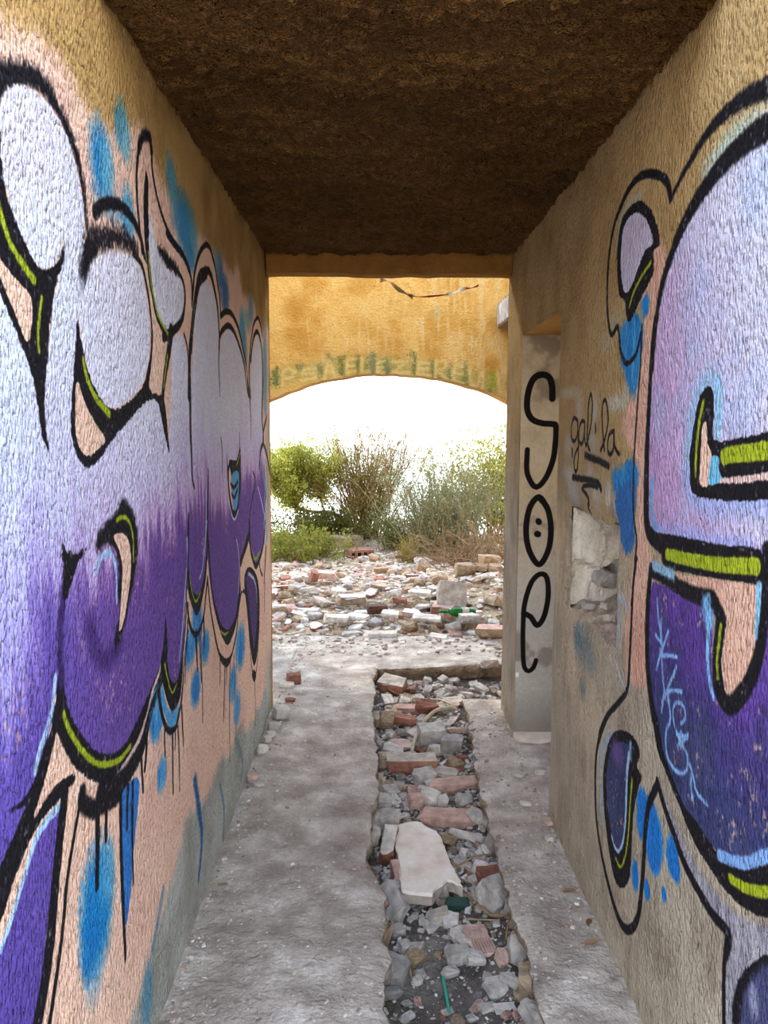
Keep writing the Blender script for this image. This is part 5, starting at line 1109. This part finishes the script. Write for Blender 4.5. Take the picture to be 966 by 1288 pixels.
sb.rotation_euler = (0, 0, 0)
e = link_mesh('broken_edge', hull_mesh('broken_edge', (.22, .05, .05), 771, [M_grey], None, .2, 14), (), big); e.location = (.075, -.02, .005); e.rotation_euler = (.1, 0, .0); e['label'] = 'grey mortar edge'
e = link_mesh('broken_corner', hull_mesh('broken_corner', (.07, .05, .04), 772, [M_brick, M_white], 1, .4, 16), (), big); e.location = (.165, .01, .012); e.rotation_euler = (0, .2, .3); e['label'] = 'crumbled red and white corner'
thing(big, 'big pale pinkish plaster slab lying flat in the middle of the trench', 'slab')
trench_piece(493, 1074, (.06, .20, .07), -.15, .1, 'brick_fragment', [M_brick, M_white], 1, 'red brick edge sticking out at the left of the big slab', 'brick', 780, .005, .2)
trench_piece(505, 1110, (.05, .13, .06), .15, .1, 'brick_fragment', [M_pink], None, 'pinkish brick stub at the lower left of the big slab', 'brick', 781, .0, .2)
o = trench_piece(497, 1140, (.09, .20, .035), .35, .0, 'mortar_slab', [M_grey], None, 'grey mortar slab standing on edge against the left trench side', 'slab', 782, .01, .3, 16, rx=.0)
o.rotation_euler = (.15, -.75, .28)
# ribbed tile
x, y = to_bed(612, 1196); tl = empty('ribbed_tile', (x, y, bz_(x, y) + .012), .25)
t_ = link_mesh('tile_body', hull_mesh('tile_body', (.085, .075, .022), 790, [M_pink], None, .2, 12), (), tl); t_.rotation_euler = (.25, 0, 0)
M_rib = random_mat('ribbed_clay', [(186, 152, 138), (170, 138, 124)])
for k in range(7):
    V, Fc = box_VF(-.003, .003, -.03, .03, .010, .0145); rb = mesh_obj('rib', V, Fc, [M_rib], tl); rb.location = (-.03 + .01 * k, 0, 0); rb.rotation_euler = (.25, 0, 0)
thing(tl, 'ribbed brown clay tile fragment lying in the dirt', 'tile')
for (u, v, nm, L_, rad, rz, label, mat) in [(594, 1059, 'pipe_stub', .17, .018, -.42, 'grey broken pipe stub lying right of the big slab', M_grey)]:
    x, y = to_bed(u, v); o = lathe(nm, [(.013, -L_ / 2), (rad, -L_ / 2), (rad * 1.02, -L_ / 6), (rad * .95, L_ / 6), (rad, L_ / 2), (.012, L_ / 2)], mat, n=12); o.location = (x, y, bz_(x, y) + rad * 1.3); o.rotation_euler = (0, math.pi / 2 + .05, rz); thing(o, label, 'pipe')

# tubes: hose, sticks, twigs
def tube_VF(path, radii, n=6):
    path = np.asarray(path, float); V = []; Fc = []; m = len(path)
    radii = np.broadcast_to(radii, (m,))
    for i in range(m):
        d = path[min(i + 1, m - 1)] - path[max(i - 1, 0)]; d = d / (np.linalg.norm(d) + 1e-9)
        a = np.cross(d, (0, 0, 1) if abs(d[2]) < .9 else (1, 0, 0)); a /= np.linalg.norm(a) + 1e-9; b = np.cross(d, a)
        for k in range(n): t = 2 * math.pi * k / n; V.append(path[i] + radii[i] * (math.cos(t) * a + math.sin(t) * b))
    for i in range(m - 1):
        for k in range(n): Fc.append((i * n + k, i * n + (k + 1) % n, (i + 1) * n + (k + 1) % n, (i + 1) * n + k))
    Fc.append(tuple(range(n))[::-1]); Fc.append(tuple((m - 1) * n + k for k in range(n)))
    return V, Fc
def smooth3(P, k=8):
    P = np.asarray(P, float); xy = []
    for i in range(len(P) - 1):
        p0, p1, p2, p3 = P[max(i - 1, 0)], P[i], P[i + 1], P[min(i + 2, len(P) - 1)]
        for t in np.arange(k) / k: xy.append(.5 * (2 * p1 + (p2 - p0) * t + (2 * p0 - 5 * p1 + 4 * p2 - p3) * t * t + (3 * p1 - p0 - 3 * p2 + p3) * t ** 3))
    return np.array(xy + [P[-1]])
M_hose = random_mat('beige_hose', [(190, 176, 152)], scale=40, h=.001); M_stick = random_mat('green_plastic', [(64, 156, 136)], scale=0); M_twig = random_mat('dry_wood', [(168, 140, 108), (140, 112, 84), (188, 166, 134)]); M_root = random_mat('grey_root', [(150, 138, 122)])
def lay(pxs, lifts): return [(*to_bed(u, v), bz_(*to_bed(u, v)) + h) for (u, v), h in zip(pxs, lifts)]
V, Fc = tube_VF(smooth3(lay([(520, 956), (522, 944), (528, 933), (538, 921), (552, 911), (570, 902)], [.015, .03, .05, .075, .085, .06])), .010, 10)
thing(mesh_obj('hose', V, Fc, [M_hose], smooth=True), 'beige curved hose end sticking out of the trench rubble', 'hose')
V, Fc = tube_VF(smooth3(lay([(543, 893), (555, 892), (567, 896), (577, 901)], [.06, .06, .055, .04])), .007, 8)
thing(mesh_obj('cable', V, Fc, [M_hose], smooth=True), 'short pale cable lying above the end of the beige hose', 'cable')
V, Fc = tube_VF(lay([(562, 1232), (570, 1276)], [.008, .01]), [.006, .0045], 6)
thing(mesh_obj('plastic_stick', V, Fc, [M_stick]), 'thin turquoise plastic stick on the bare trench dirt', 'stick')
M_teal = M_glass.copy(); M_teal.name = 'teal_glass'; M_teal.node_tree.nodes['Principled BSDF'].inputs['Base Color'].default_value = srgb((52, 84, 78)); M_teal.node_tree.nodes['Principled BSDF'].inputs['Transmission Weight'].default_value = .2
me = hull_mesh('glass_shard', (.09, .05, .02), 795, [M_teal], None, .3, 10); x, y = to_bed(580, 1142); thing(rest('glass_shard', me, x, y, bz_, (.2, .1, .2), sink=.0), 'dark teal glass shard at the right front of the big slab', 'shard')
for i, (pts, lf, label) in enumerate([([(606, 1146), (622, 1160), (644, 1166)], [.03, .03, .05], 'dry twig reaching from the terracotta piece to the right trench side'), ([(590, 1162), (612, 1161), (630, 1163)], [.02, .015, .02], 'thin straw lying level under the dry twig'),
                                      ([(582, 1124), (594, 1136), (603, 1156)], [.02, .03, .02], 'thin stalk bending down beside the cream pebble'), ([(641, 1188), (644, 1172), (652, 1152)], [.02, .05, .09], 'short stalk leaning on the right trench side'), ([(576, 1098), (600, 1086), (626, 1082)], [.02, .03, .03], 'fine root hair right of the big slab'),
                                      ([(480, 868), (500, 882), (520, 882)], [.05, .05, .05], 'pale straw across the red brick in the far corner'), ([(519, 1218), (523, 1232), (531, 1240)], [.006, .006, .006], 'fine straw beside the lone white pebble')]):
    V, Fc = tube_VF(smooth3(lay(pts, lf)), np.linspace(.0055, .003, 8 * (len(pts) - 1) + 1) * (1.6 if i == 0 else .8), 5); thing(mesh_obj('twig', V, Fc, [M_twig]), label, 'twig')

# stones bedded under the slab edges
bedded = []
for i, (u, v, d) in enumerate([(600, 930, (.06, .09, .09)), (606, 952, (.06, .10, .10)), (593, 915, (.05, .08, .07)), (612, 985, (.05, .07, .06)), (610, 996, (.05, .06, .06)), (621, 1052, (.06, .08, .07)), (634, 1090, (.05, .07, .07)), (646, 1128, (.05, .07, .07)), (655, 1175, (.05, .10, .09)), (664, 1215, (.06, .10, .09)), (676, 1262, (.06, .11, .10)), (617, 1012, (.05, .06, .06))]):
    x, y = on_z(u, v, -.06); zc = bed_z(y)
    me = hull_mesh('bedding_stone', d, 820 + i, [M_grey if i % 3 else M_tan], None, .5, 24)
    o = put('bedding_stone', me, (x + .015, y, zc * .55), (.2 * i, .3, i)); bedded.append((y, 'right', o))
for i, (u, v, d) in enumerate([(478, 900, (.06, .12, .06)), (481, 930, (.05, .12, .06)), (481, 975, (.05, .10, .07)), (476, 1020, (.06, .09, .09)), (486, 1150, (.05, .10, .08)), (490, 1195, (.05, .08, .07))]):
    x, y = on_z(u, v, -.05); me = hull_mesh('bedding_stone', d, 840 + i, [M_grey if i % 2 else M_tan], None, .5, 24)
    o = put('bedding_stone', me, (x - .02, y, bed_z(y) * .6), (.1, .2 * i, .3 * i)); bedded.append((y, 'left', o))

ORD = ['', 'second ', 'third ', 'fourth ', 'fifth ', 'sixth ', 'seventh ', 'eighth ', 'ninth ', 'tenth ', 'eleventh ', 'twelfth ', 'thirteenth ', 'fourteenth ', 'fifteenth ', 'sixteenth ', 'seventeenth ', 'eighteenth ', 'nineteenth ', 'twentieth ']
for side in ('left', 'right'):
    for k, (y, s_, o) in enumerate(sorted((b for b in bedded if b[1] == side), key=lambda b: b[0])):
        thing(o, '%srounded stone bedded in the %s trench side, counted from the near end' % (ORD[k] or 'first ', side), 'stone', 'stones in the %s trench side' % side)

# smaller rubble filling the far half of the trench, one object per piece
TG = {'plaster_fragment': ('small white plaster fragment among the trench rubble', 'white plaster fragments in the trench', 'rubble', 80), 'mortar_lump': ('small grey mortar lump among the trench rubble', 'grey mortar lumps in the trench', 'rubble', 120),
      'brick_fragment': ('small red brick fragment among the trench rubble', 'red brick fragments in the trench', 'brick', 30), 'pink_brick_fragment': ('small dusty pink brick fragment among the trench rubble', 'pink brick fragments in the trench', 'brick', 26), 'tan_stone': ('small tan stone among the trench rubble', 'tan stones in the trench', 'stone', 50)}
order = [k for k, v in TG.items() for _ in range(v[3])]; rr.shuffle(order)
for nm in order:
    label, grp, cat, _ = TG[nm]
    for tr in range(60):
        y = 2.95 + 2.25 * rr.random() ** .9 if rr.random() < .9 else rr.uniform(2.2, 2.95); x = rr.uniform(.06, .45)
        if y > 4.72 and rr.random() < .4: x = rr.uniform(.4, 1.0)
        s = (.24 + .40 * rr.random() ** 1.4) * (.6 if y < 2.95 else 1); rad = .055 * s
        if all((x - a) ** 2 + (y - b) ** 2 > (rad + c) ** 2 * .6 for a, b, c in tk): break
    else: continue
    o = rest(nm, rr.choice(PROTO[nm]), x, y, bz_, (rr.uniform(-.35, .35), rr.uniform(-.35, .35), rr.uniform(0, 6.28)), (s, s, s), .004 + .008 * rr.random()); thing(o, label, cat, grp); tk.append((x, y, rad)); loose.append((o, 'trench'))

# ------------------------------------------------------------------ what lies on the concrete
FL = [((372, 858), (.09, .07, .06), .4, 'brick_fragment', [M_brick], 'red brick lump on the left walkway near the passage end', 'brick'), ((361, 862), (.09, .05, .025), .1, 'plaster_fragment', [M_white], 'white plaster chips stuck beside the red brick lump', 'rubble'), ((367, 880), (.06, .03, .02), 0, 'brick_fragment', [M_brick], 'small flat brick chip in front of the red brick lump', 'brick'),
      ((356, 902), (.09, .08, .06), .3, 'mortar_lump', [M_grey], 'largest grey mortar lump at the foot of the left wall', 'rubble'), ((348, 915), (.07, .05, .035), .2, 'mortar_lump', [M_grey], 'second grey lump along the foot of the left wall', 'rubble'), ((343, 925), (.05, .04, .03), .5, 'plaster_fragment', [M_white], 'third lump along the foot of the left wall, whitish', 'rubble'),
      ((338, 931), (.04, .04, .03), .5, 'plaster_fragment', [M_white], 'fourth lump along the foot of the left wall, small', 'rubble'), ((333, 946), (.055, .045, .04), .1, 'plaster_fragment', [M_white], 'white pebble nearest the camera in the row at the left wall foot', 'stone'), ((321, 981), (.05, .04, .03), .1, 'tan_stone', [M_pink], 'pinkish crumb at the left wall foot, halfway', 'stone'), ((329, 988), (.05, .03, .015), .3, 'mortar_lump', [M_grey], 'thin grey flake beside the pinkish crumb', 'rubble'),
      ((285, 1080), (.022, .018, .012), .3, 'plaster_fragment', [M_white], 'single white chip on the left walkway below the blue streak', 'rubble'), ((664, 1006), (.05, .03, .012), -.2, 'plaster_fragment', [M_white], 'white flake in the dust on the right walkway', 'rubble'), ((655, 972), (.07, .05, .012), -.6, 'mortar_lump', [M_grey], 'grey curled flake on the right walkway near the doorway', 'rubble'),
      ((682, 970), (.04, .03, .02), .2, 'mortar_lump', [M_grey], 'small grey crumb by the near doorway edge', 'rubble'), ((694, 1052), (.03, .03, .02), .2, 'mortar_lump', [M_white], 'pale crumb at the right wall foot past the doorway', 'rubble'), ((693, 1030), (.03, .06, .012), .1, 'mortar_lump', [M_pink], 'flat pinkish flake against the right wall foot', 'rubble'), ((672, 909), (.05, .04, .04), .2, 'plaster_fragment', [M_white], 'white crumb in the doorway behind the curved plaster piece', 'rubble')]
for i, ((u, v), d, rz, nm, mats, label, cat) in enumerate(FL):
    x, y = on_z(u, v + 3, 0); me = hull_mesh(nm, d, 860 + i, mats, None, .35, 16); thing(rest(nm, me, max(x, XL + d[0] * .5), y, fz, (.05, .05, rz), sink=.004), label, cat)
# curved plaster piece in the doorway
pts = [on_z(u, v, 0.0) for u, v in ((648, 928), (660, 933), (678, 934), (700, 930), (700, 912), (684, 918), (668, 918), (655, 917))]
cx_, cy_ = np.mean(pts, 0); me = slab_mesh('plaster_slab', [(x - cx_, y - cy_) for x, y in pts], .028, [M_bigslab], .004, 9); o = put('plaster_slab', me, (cx_, cy_, fz(cx_, cy_) + .002), (.12, 0, 0)); thing(o, 'curved plaster piece lying at the foot of the painted doorway jamb', 'slab')
# dead leaves
M_leaf_dry = random_mat('dry_leaf', [(112, 80, 58), (134, 100, 76), (156, 128, 104)], scale=0, translucent=.2)
for i, (u, v, s, rz, label) in enumerate([(720, 1122, .034, .2, 'brown curled leaf on the right walkway, farthest of three'), (745, 1160, .026, 1.0, 'brown curled leaf on the right walkway, middle of three'), (748, 1187, .036, .4, 'pale brown leaf on the right walkway, nearest of three'), (284, 1116, .026, .3, 'reddish dead leaf on the left walkway by the wall foot')]):
    x, y = on_z(u, v, 0); P = []; s *= .72
    for a in np.linspace(-1, 1, 7): 
        w = s * .42 * math.sqrt(max(0, 1 - a * a)) + .001; P.append([(a * s, -w, .004 + .35 * w), (a * s, 0, .003 + .12 * s * a * a), (a * s, w, .004 + .5 * w)])
    sh = Shell(); sh.grid(np.array(P)); o = sh.build('dead_leaf', [M_leaf_dry], None, True); o.location = (x, y, fz(x, y) + .002); o.rotation_euler = (0, 0, rz); thing(o, label, 'leaf')
# rubble inside the wall recess
x0_, y0_ = XR + .11, 2.88; me = hull_mesh('tan_stone', (.08, .06, .06), 881, [M_grey], None, .4, 18); thing(put('tan_stone', me, (x0_ + .03, NY1 + .02, NZ0 + .10), (.2, .3, .4)), 'grey stone set in the hole of the broken wall recess', 'stone')
for i, (dx, y, s) in enumerate([(.05, 2.86, .035), (.09, 2.80, .03), (.06, 2.66, .03), (.13, 2.6, .035)]):
    me = hull_mesh('mortar_lump', (s * 1.4, s, s * .7), 890 + i, [M_grey], None, .4, 14); thing(put('mortar_lump', me, (XR + dx, y, NZ0 + .012 + dx * .28), (.2, .2, i)), '%s mortar crumb on the sill of the broken wall recess' % ('farthest', 'second farthest', 'second nearest', 'nearest')[i], 'rubble', 'crumbs on the recess sill')

# ------------------------------------------------------------------ under the beam: torn tape; on the arch wall: ribbed block
M_tape = random_mat('faded_tape', [(188, 150, 110)], scale=0); M_red = random_mat('tape_red', [(170, 60, 44)], scale=0); M_tw = random_mat('tape_white', [(240, 232, 220)], scale=0)
tp = empty('barrier_tape', (*on_y(477, 353, YE + .03)[:1], YE + .03, 2.322))
def ribbon(name, pts, w, mat):
    q = smooth3(pts, 6); P = []
    for i, p in enumerate(q): a = i * .28; P.append([p - np.array([0, w * math.sin(a) * .5, w * .5 * abs(math.cos(a)) + .002]), p + np.array([0, w * math.sin(a) * .5, w * .5 * abs(math.cos(a)) + .002])])
    sh = Shell(); sh.grid(np.array(P)); return sh.build(name, [mat], None, False, tp)
def rel(u, v): x, z = on_y(u, v, YE + .03); return (x - tp.location.x, 0, z - 2.322)
ribbon('hanging_strip', [rel(476, 352), rel(487, 354), rel(498, 363), rel(512, 371), rel(517, 373)], .022, M_tape)
ribbon('thin_cord', [rel(512, 371), rel(525, 373), rel(542, 372), rel(560, 370)], .006, M_red)
ribbon('white_band', [rel(560, 370), rel(572, 366), rel(584, 362)], .014, M_tw); ribbon('red_band', [rel(584, 362), rel(592, 361), rel(600, 358)], .007, M_red)
thing(tp, 'torn red and white tape hanging from the beam at the passage end', 'tape')
bk = empty('ribbed_block', (.90, YA - .55, 2.26))
V, Fc = box_VF(0, .5, 0, .55, 0, .17); mesh_obj('block_body', V, Fc, [M_tan], bk)
for k in range(5): V, Fc = box_VF(-.012, 0, .03 + k * .10, .085 + k * .10, .012, .155); mesh_obj('rib', V, Fc, [M_white], bk)
thing(bk, 'pale ribbed block jutting out at the right end of the ochre arch wall', 'block')

# ------------------------------------------------------------------ bushes
def plant(name, label, cat, bx, by, n_stem, height, spread, lean, leaf_cols, wood_cols, n_leaf, leaf_size, twigs=7, group=None, stem_r=.010, droop=.0, up=.5, seed=1, crown_lo=.25, trunk=None, tuft=.10, leaf_t=.5):
    r = np.random.RandomState(seed); root = empty(name, (bx, by, gz(bx, by) - .03)); thing(root, label, cat, group)
    Mw = random_mat(name + '_wood', wood_cols, True, 0); Ml = random_mat(name + '_leaf', leaf_cols, True, 0, translucent=leaf_t)
    V = []; Fc = []; tips = []
    def add(path, r0, r1, n=4):
        v, f = tube_VF(path, np.linspace(r0, r1, len(path)), n); o = len(V); V.extend(v); Fc.extend(tuple(i + o for i in q) for q in f)
    starts = [(np.array([0., 0, 0]), None)]
    if trunk is not None:
        for path, r0, r1 in trunk: add(smooth3(path, 5), r0, r1, 7)
    for s in range(n_stem):
        az = r.uniform(0, 2 * math.pi); sp = spread * math.sqrt(r.rand()); d = np.array([math.cos(az) * sp + lean[0], math.sin(az) * sp + lean[1], 1.0]); d /= np.linalg.norm(d)
        L_ = height * r.uniform(.55, 1.05) / max(.35, d[2]); L_ = min(L_, height * 1.25)
        if trunk is not None:
            tp_ = trunk[r.randint(len(trunk))][0]; b0 = np.array(tp_[-1] if r.rand() < .5 else tp_[max(1, len(tp_) - 2)], float)
        else: b0 = np.array([r.normal() * tuft, r.normal() * tuft, 0])
        pts = []; p = b0.copy(); k = 9; cur = d.copy()
        for i in range(k):
            pts.append(p.copy()); cur = cur + r.normal(size=3) * .10 + np.array([0, 0, (up - .5) * .12 - droop * i / k]); cur /= np.linalg.norm(cur); p = p + cur * L_ / (k - 1)
        add(pts, stem_r, stem_r * .3)
        for t in range(twigs):
            i = r.randint(int(k * crown_lo), k - 1); q = pts[i]; dd = cur * .8 + r.normal(size=3) * .55 + np.array([0, 0, .25]); dd /= np.linalg.norm(dd); tl_ = L_ * r.uniform(.12, .32)
            tw = [q + dd * tl_ * j / 3 + r.normal(size=3) * .012 * j - np.array([0, 0, droop * .1 * j]) for j in range(4)]
            add(tw, stem_r * .35, stem_r * .15, 3); tips.append((tw[1], tw[3]))
        tips.append((pts[int(k * .6)], pts[-1]))
    mesh_obj('stems', V, Fc, [Mw], root, 'stuff')
    tips = np.array(tips); idx = r.randint(0, len(tips), n_leaf); t = r.rand(n_leaf, 1) ** .8
    c = tips[idx, 0] * (1 - t) + tips[idx, 1] * t + r.normal(size=(n_leaf, 3)) * leaf_size[0] * .9
    d = r.normal(size=(n_leaf, 3)) + np.array([0, 0, .6]); d /= np.linalg.norm(d, axis=1, keepdims=True)
    w = np.cross(d, r.normal(size=(n_leaf, 3))); w /= np.linalg.norm(w, axis=1, keepdims=True)
    ln = leaf_size[0] * r.uniform(.6, 1.3, (n_leaf, 1)); wd = leaf_size[1] * r.uniform(.6, 1.3, (n_leaf, 1))
    nrm = np.cross(d, w) * wd * .25
    LV = np.stack([c - d * ln * .5, c + w * wd * .5 + nrm, c + d * ln * .5, c - w * wd * .5 + nrm], 1).reshape(-1, 3)
    LF = np.arange(n_leaf * 4).reshape(-1, 4)
    mesh_obj('foliage', LV, LF, [Ml], root, 'stuff')
    return root
WOOD = [(96, 72, 48), (122, 94, 62), (144, 116, 82)]
def gp(u, v): return to_ground(u, v)
x, y = gp(462, 676); H = 1.62
plant('tall_shrub', 'tallest olive-brown shrub with bare twigs rising in the middle of the arch', 'shrub', x, y, 95, H, .52, (-.04, 0), [(118, 110, 52), (140, 120, 66), (108, 108, 48), (150, 134, 80)], WOOD, 8200, (.045, .014), 9, None, .011, .05, .6, 21, .3, tuft=.10)
s_ = 1 / 100.
plant('leaning_tree', 'yellow-green leaning tree with a dark crooked trunk at the left', 'tree', x - .04, y - .1, 80, .62, 1.25, (.0, 0), [(168, 168, 72), (152, 156, 62), (180, 178, 92), (132, 140, 56)], [(84, 62, 38), (110, 84, 52)], 17000, (.05, .020), 8, None, .007, .04, .5, 22, .1,
      trunk=[([(0, 0, 0), (-.22, 0, .22), (-.42, .02, .36), (-.75, .05, .40), (-.98, .05, .46), (-1.02, .05, .70)], .035, .012), ([(-.98, .05, .46), (-.86, .05, .62), (-.84, .08, .86)], .018, .010), ([(-.75, .05, .40), (-1.1, .1, .52), (-1.3, .1, .8)], .018, .010), ([(-.55, .05, .38), (-.6, .1, .55), (-.62, .1, .78)], .014, .008)], leaf_t=.6)
plant('bare_branch_shrub', 'thin bare-branched sapling rising right of the tallest shrub', 'shrub', x + .12, y + .1, 5, 1.42, .28, (.28, 0), [(170, 176, 84), (150, 160, 72)], [(96, 76, 52)], 420, (.05, .02), 7, None, .013, .0, .6, 23, .4)
x, y = gp(560, 702)
plant('broom_shrub', 'broad grey-green broom shrub filling the right half of the arch', 'shrub', x, y + .35, 190, 1.12, .62, (0, 0), [(118, 122, 84), (98, 110, 74), (140, 136, 98), (94, 108, 82), (152, 142, 106)], [(118, 112, 80), (144, 130, 96), (100, 100, 70)], 11000, (.05, .010), 8, None, .007, .0, .8, 24, .2, tuft=.22)
x, y = gp(625, 690)
plant('yellow_shrub', 'tall yellow-green leafy shrub behind the broom at the right wall end', 'shrub', x + .1, y + .6, 60, 1.55, .5, (0, 0), [(152, 148, 60), (132, 134, 54), (168, 160, 78)], WOOD, 6500, (.055, .030), 8, None, .010, .02, .6, 25, .25, tuft=.2, leaf_t=.55)
x, y = gp(606, 712)
plant('dry_twig_bush', 'low tangle of dry brown twigs at the right above the boulders', 'bush', x, y + .1, 130, .62, 1.5, (-.1, -.1), [(150, 128, 84), (170, 150, 110)], [(118, 92, 66), (152, 126, 96), (92, 70, 50)], 700, (.03, .008), 9, None, .007, .22, .5, 26, .2, tuft=.25)
x, y = gp(372, 706)
plant('low_bush', 'low green bush at the foot of the left wall end', 'bush', x - .05, y + .1, 90, .40, 1.5, (0, 0), [(124, 130, 50), (106, 116, 44), (150, 150, 70)], WOOD, 5200, (.045, .018), 6, None, .006, .1, .5, 27, .2, tuft=.22, leaf_t=.5)
x, y = gp(408, 686)
plant('dark_undergrowth', 'dark green undergrowth below the leaning trunk', 'bush', x, y + .25, 80, .46, 1.1, (0, 0), [(84, 86, 36), (106, 106, 48), (70, 74, 32)], WOOD, 5200, (.05, .024), 6, None, .007, .05, .5, 28, .15, tuft=.22)
x, y = gp(508, 690)
plant('small_green_bush', 'small fresh green bush between the tallest shrub and the broom', 'bush', x, y, 60, .52, .9, (0, 0), [(94, 110, 56), (82, 100, 50), (118, 126, 74)], WOOD, 4200, (.045, .014), 6, None, .006, .02, .6, 29, .2, tuft=.14)
x, y = gp(512, 707)
plant('grass_tuft', 'yellow dry grass tuft standing alone on the gravel', 'grass tuft', x, y, 60, .30, .28, (0, 0), [(150, 130, 74), (132, 122, 62)], [(146, 128, 74), (124, 114, 60)], 200, (.05, .008), 1, None, .004, .05, .6, 30, .2, tuft=.035)

# ------------------------------------------------------------------ each small piece is told apart by the nearest landmark and its side of it
CUT = [' lying', ' at the', ' in the', ',', ' beside ', ' against ', ' just ', ' below ', ' under ', ' right of ', ' left of ', ' alone', ' on ', ' caked', ' across', ' behind ', ' of the', ' with ', ' between ', ' right beside', ' slanting', ' leaning', ' tilted', ' propped', ' sticking', ' tucked', ' standing', ' touching', ' above ', ' along ', ' near ', ' beside']
def short(l):
    for c in CUT: l = l.split(c)[0]
    return l
KIND = {'plaster_fragment': 'white plaster fragment', 'brick_fragment': 'red brick fragment', 'pink_brick_fragment': 'pink brick fragment', 'mortar_lump': 'grey mortar lump', 'tan_stone': 'tan stone'}
loose_set = {o.name for o, _ in loose}
named = [o for o in COL.objects if o.parent is None and 'label' in o and o['kind'] == 'thing' and o.name not in loose_set]
names = [short(o['label']) for o in named]
marks = {'heap': [], 'trench': []}
for o, n in zip(named, names):
    if names.count(n) == 1 and 2 <= len(n.split()) <= 6 and o['category'] not in ('leaf', 'tape', 'twig'):
        if o.location.y > 5.7 and o.location.y < 10.6 and o['category'] not in ('shrub', 'tree', 'block'): marks['heap'].append((o, n))
        elif 1.9 < o.location.y < 5.5 and -.06 < o.location.x < .52: marks['trench'].append((o, n))
slots = {}
for o, zone in loose:
    best = min(marks[zone], key=lambda m: (m[0].location - o.location).length); d = o.location - best[0].location
    side = ('right of' if d.x > 0 else 'left of') if abs(d.x) > abs(d.y) * .45 else ('behind' if d.y > 0 else 'in front of')
    slots.setdefault((o.name.split('.')[0], side, best[1]), []).append((d.length, o))
for (kind_, side, mark), lst in slots.items():
    for k, (_, o) in enumerate(sorted(lst, key=lambda q: q[0])):
        o['label'] = '%s small %s %s the %s' % ((ORD[k] + 'nearest') if len(lst) > 1 else 'lone', KIND[kind_], side, mark)
